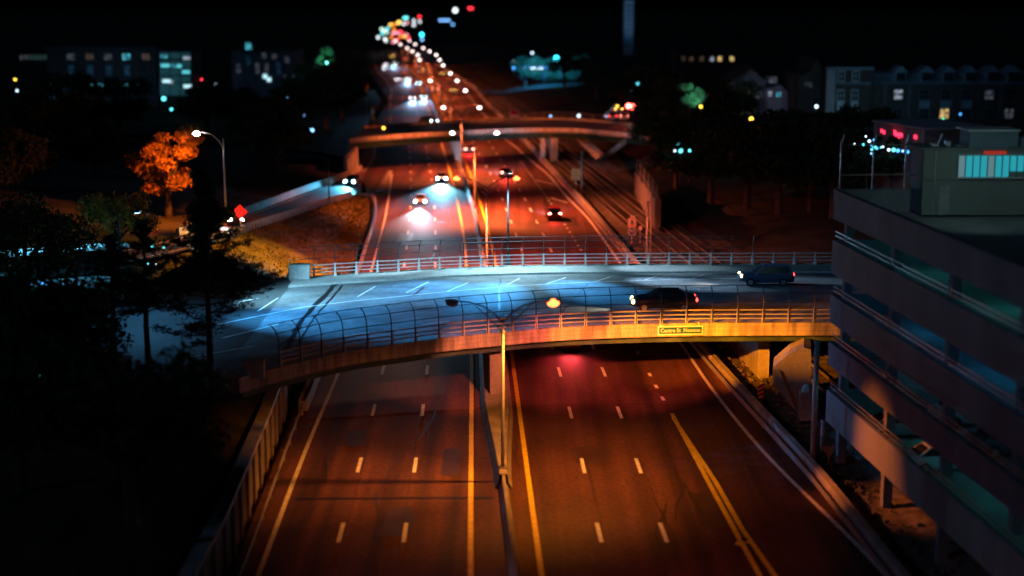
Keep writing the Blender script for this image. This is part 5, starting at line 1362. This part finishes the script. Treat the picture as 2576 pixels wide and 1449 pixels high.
lights = [(542, 213, 330, .33, GWH, 'white lamp right of the glazed stair block'), (530, 231, 325, .3, GT, 'teal lamp below the white lamp right of the stair block'), (555, 231, 325, .3, GWH, 'white lamp right of the teal one below the stair block'), (412, 248, 320, .42, GT, 'large teal lamp below the glazed stair block'), (431, 275, 310, .25, GT, 'narrow teal lamp below the stair block'),
          (507, 200, 345, .2, GR, 'tiny red lamp beside the stair block'), (38, 200, 300, .25, GY, 'faint amber lamp at the left edge, upper of two'), (43, 228, 300, .2, GWH, 'faint white lamp at the left edge, lower of two'), (498, 142, 352, .3, GY, 'dull amber lamp right of the glazed stair block roof'),
          (66, 550, 180, .12, GT, 'tiny teal lamp alone at the far left, right above the street'), (105, 540, 182, .1, GWH, 'tiny white lamp, left of two close together on the left'), (119, 540, 182, .1, GWH, 'tiny white lamp, right of two close together on the left'),
          (382, 619, 150, .22, GT, 'pale teal lamp in front of the red-lit shed'), (412, 622, 150, .14, GT, 'small teal lamp right of the pale one by the shed'), (218, 661, 145, .24, GT, 'teal lamp left of two above the street'), (254, 661, 144, .3, GWH, 'bright white lamp right of the teal one above the street'), (296, 656, 146, .2, GBL, 'blue lamp at the end of the row above the street'), (372, 663, 142, .13, GT, 'tiny teal lamp below the shed'), (392, 664, 142, .1, GWH, 'tiny white lamp below the shed'),
          (45, 733, 118, .3, GG, 'pale green lamp at the left edge above the street'), (106, 712, 122, .22, GBL, 'blue lamp behind the left trees'), (100, 948, 96, .42, GT, 'large blurred teal lamp low on the left'), (137, 954, 97, .3, GT, 'second blurred teal lamp low on the left'), (92, 981, 96, .2, GR, 'faint red lamp under the blurred teal pair'), (10, 750, 116, .25, GP, 'pink lamp at the very left edge'),
          (722, 242, 320, .35, GDB, 'dim blue lamp in the trees left of the highway'), (716, 285, 300, .3, GDB, 'dim blue lamp lower in the trees left of the highway'), (785, 328, 280, .35, GDB, 'dim blue lamp below the green-lit tree'), (768, 290, 300, .3, GDB, 'dim blue lamp between the trees left of the highway'),
          (1295, 155, 505, .55, GWH, 'white-blue lamp on the left of the blue group beyond the right bank'), (1292, 171, 500, .4, GBL, 'blue lamp under the left one of the blue group'), (1339, 133, 520, .35, GWH, 'topmost white lamp of the blue group'), (1344, 152, 505, .6, GT, 'teal lamp in the middle of the blue group'), (1400, 147, 500, .8, GC, 'brightest cyan lamp on the right of the blue group'), (1410, 163, 495, .35, GWH, 'small white lamp below the brightest cyan lamp'), (1375, 170, 495, .35, GBL, 'blue lamp between the canopy and the bright cyan lamp'),
          (1145, 26, 1000, 1.4, GWH, 'lone pale blue lamp high above the far highway'), (1181, 21, 1000, .7, GR, 'red lamp high above the far highway, left of two'), (1187, 21, 1000, .7, GR, 'red lamp high above the far highway, right of two'), (1108, 51, 960, .7, GDB, 'dim blue lamp, left of three in a short row'), (1118, 51, 960, .7, GDB, 'dim blue lamp, middle of three in a short row'), (1128, 51, 960, .7, GDB, 'dim blue lamp, right of three in a short row'), (1139, 61, 940, .6, GDB, 'dim blue lamp just below the short row of three'), (1061, 87, 800, .8, GC, 'teal lamp above the lamp posts on the bend'), (1062, 99, 790, .6, GDB, 'dim blue lamp under the teal one above the bend'),
          (1763, 268, 235, .26, GY, 'yellow lamp beside the teal-lit tree on the right'), (1890, 299, 225, .3, GY, 'bright amber lamp among the dark trees on the right'), (1631, 195, 380, .35, GG, 'small green lamp on the dark hill right of the highway'), (1605, 210, 370, .3, GT, 'faint teal lamp left of the green one on the dark hill'), (1590, 229, 360, .3, GDB, 'faint blue lamp below the green one on the dark hill'), (965, 322, 272, .28, GY, 'yellow lamp at the left end of the second bridge'), (1553, 267, 292, .25, GY, 'yellow lamp over the cars at the right end of the second bridge'),
          (1456, 291, 310, .3, GWH, 'white lamp on the far side of the second bridge, right half'), (1385, 292, 312, .2, GDB, 'dim lamp on the far side of the second bridge'), (1085, 304, 303, .34, GWH, 'white lamp over the middle of the second bridge'), (1071, 305, 303, .22, GT, 'small teal lamp left of the white one on the second bridge'), (2054, 268, 245, .26, GWH, 'white lamp at the foot of the tall dark gabled house'), (1706, 363, 215, .2, GT, 'teal lamp above a lit patch right of the railway'), (1712, 379, 212, .3, GT, 'lower teal lamp in the lit patch right of the railway'), (1697, 379, 213, .2, GWH, 'white lamp left in the lit patch right of the railway'), (1735, 379, 210, .18, GT, 'faint teal lamp right in the lit patch beyond the railway'),
          (2330, 311, 215, .28, GG, 'green-white lamp above the shop with red lettering'), (2372, 301, 250, .26, GG, 'green lamp in front of the lit window of the terrace'), (2416, 287, 250, .18, GBL, 'small blue lamp in front of the terrace')]
for px, py, dep, r, mm, lab in lights:
    if dep > 700: mm = {GWH: FGW, GR: FGR}.get(mm, mm)
    small_light('street_lamp', lab, px, py, dep, r, mm, 4.5 if dep < 900 else 6, 'street lamp', LT)
# cluster of lights where the highway disappears
rows = [(951, 94, GWH, 'white'), (968, 98, GWH, 'pale green-white'), (971, 102, GWH, 'lower pale white'), (960, 73, GG, 'dull green'), (967, 77, GWH, 'bluish white'), (975, 72, GT, 'teal'), (982, 62, GY, 'yellow'), (991, 61, GO, 'orange'), (1001, 58, GY, 'golden'), (1005, 55, GY, 'upper golden'), (1015, 60, GWH, 'pale white middle'), (1017, 45, GT, 'topmost teal left'), (1023, 45, GT, 'topmost teal right'), (1024, 57, GP, 'lilac'), (1041, 52, GWH, 'white right'), (1041, 63, GWH, 'dim white right'), (1055, 42, GR, 'crimson topmost right'), (1056, 54, GWH, 'pale green right end'),
        (988, 84, GP, 'pink left'), (996, 82, GP, 'pink middle'), (1003, 84, GP, 'pink right'), (1006, 79, GR, 'red upper'), (1011, 83, GR, 'red middle'), (985, 94, GO, 'orange lower left'), (1008, 92, GO, 'orange lower'), (1018, 92, GY, 'amber lower right'), (1023, 87, GP, 'violet'), (1028, 96, GR, 'coral'), (999, 100, GR, 'salmon'), (989, 106, GP, 'rose lower'), (994, 103, GP, 'rose upper'), (962, 84, GT, 'teal left'), (973, 82, GG, 'green left'), (991, 74, GO, 'orange upper')]
for i, (px, py, mm, nm) in enumerate(rows):
    mm = {GT: FGT, GWH: FGW, GY: FGY, GG: FGG, GR: FGR}.get(mm, mm)
    small_light('street_lamp', '%s light in the far cluster where the highway disappears' % nm, px, py, 820 + (i * 37) % 110, .62, mm, 3, 'street lamp', 'cluster of far lights at the end of the highway')
# glowing globes in the trees before the shop stand for lamp-lit leaf glints
for px, py, dep, sd in ((2185, 375, 175, 81), (2245, 388, 174, 82)): deciduous('dark tree with glowing leaf glints before the shop, ' + ('left of two' if sd == 81 else 'right of two'), tuple(at(px, py, dep) - Vector((0, 0, 5))), 7.4, 2.2, sd, LEAF, 2600, .18)
bl = MB()
for i, (px, py, r, mm) in enumerate(((2178, 343, .1, GWH), (2187, 355, .16, GWH), (2172, 364, .13, GT), (2192, 366, .1, GBL), (2200, 370, .2, GT), (2206, 373, .16, GBL), (2216, 371, .1, GT), (2221, 369, .13, GWH), (2236, 377, .16, GWH), (2248, 377, .22, GT), (2259, 379, .22, GBL), (2271, 380, .14, GDB), (2283, 382, .2, GBL), (2193, 376, .12, GT), (2192, 386, .1, GDB), (2150, 362, .08, GWH), (2198, 352, .12, GBL))):
    small_light('leaf_glint', 'small %s globe standing for a lamp-lit leaf glint below the red-lettered shop, number %d from the left' % ({GWH: 'white', GT: 'teal', GBL: 'blue', GDB: 'dim blue'}[mm], i + 1), px, py, 172, r, mm, 5.5, 'light', 'row of leaf glints below the shop', hang=True)
# left street: unseen lamp added to light deck and street, a stopped car
for px, py, dep, zt, lab, pw, tgt in ((300, 600, 116, 13.6, 'unseen cyan lamp post added among the street trees to light the bridge deck', 34000, (-9, 113.5, 5.8)),):
    q = at(px, py, dep); t = thing('street_lamp', lab, 'street lamp', (q.x, q.y, 5.5))
    MB().tube([(0, 0, 0), (0, 0, zt - 5.5)], [.12, .08], 8).build('pole', DPOLE, t); MB().tube([(0, 0, zt - 5.6), (.8, -.6, zt - 5.3), (1.6, -1.2, zt - 5.3)], .05, 6).build('arm', DPOLE, t)
    hd = MB().box((1.8, -1.4, zt - 5.3), (.4, .7, .14)).build('lamp_head', DPOLE, t); MB().box((1.8, -1.4, zt - 5.39), (.3, .5, .03)).build('lens', em('cyan_lamp_lens', (.3, .8, 1), 9), hd)
    spot('added_lamp_light', (q.x + 1.8, q.y - 1.4, zt - .2), tgt, pw, (.06, .42, 1), 62, 1, .2)
    spot('added_lamp_light', (q.x + 1.8, q.y - 1.4, zt - .2), (-13, 124, 5.8), 46000, (.3, .72, 1), 50, 1, .2)
    spot('added_lamp_light', (q.x + 1.8, q.y - 1.4, zt - .2), (q.x + 3, q.y - 3, 5.8), pw * .05, (.1, .45, .9), 120, .8, .2)
q = G(262, 938, 5.8); car('pale car with glowing red tail lamps on the street at the lower left', (q.x, q.y, 5.8), R(-20), SILV, None, TAIL, group='cars on the street')
q = G(160, 700, 5.8); t = thing('bus_shelter', 'low blue-lit shelter roof beside the street on the left', 'shelter', (q.x, q.y, 5.6))
MB().box((0, 0, 2.7), (11, 2.2, .25), R(28)).build('roof', ALU, t)
for s in (-1, 1): MB().box((s * 4.4 * math.cos(R(28)), s * 4.4 * math.sin(R(28)), 1.3), (.15, .15, 2.6)).build('post', ALU, t)
MB().box((.3, .8, 1.3), (9, .08, 2.2), R(28)).build('panel', GLASS, t)
spot('shelter_light', q + Vector((1, -3, 7)), q + Vector((0, 0, 2)), 4000, (.15, .7, 1), 120, .8, .2)
for px, py, dep, lab in ((1322, 192, 503, 'left of three'), (1372, 196, 506, 'middle of three'), (1420, 198, 502, 'right of three')): dup(wood, at(px, py, dep) - Vector((0, 0, 4)), px * .7, 'blue-lit tree behind the bright canopy lamps, ' + lab, .95)
spot('blue_group_light', at(1345, 158, 488), at(1350, 195, 505), 24000, (.03, .4, 1), 120, 1, .5)
spot('blue_group_light', at(1400, 152, 486), at(1400, 195, 505), 20000, (.02, .4, 1), 110, 1, .5)
bpy.context.view_layer.update()
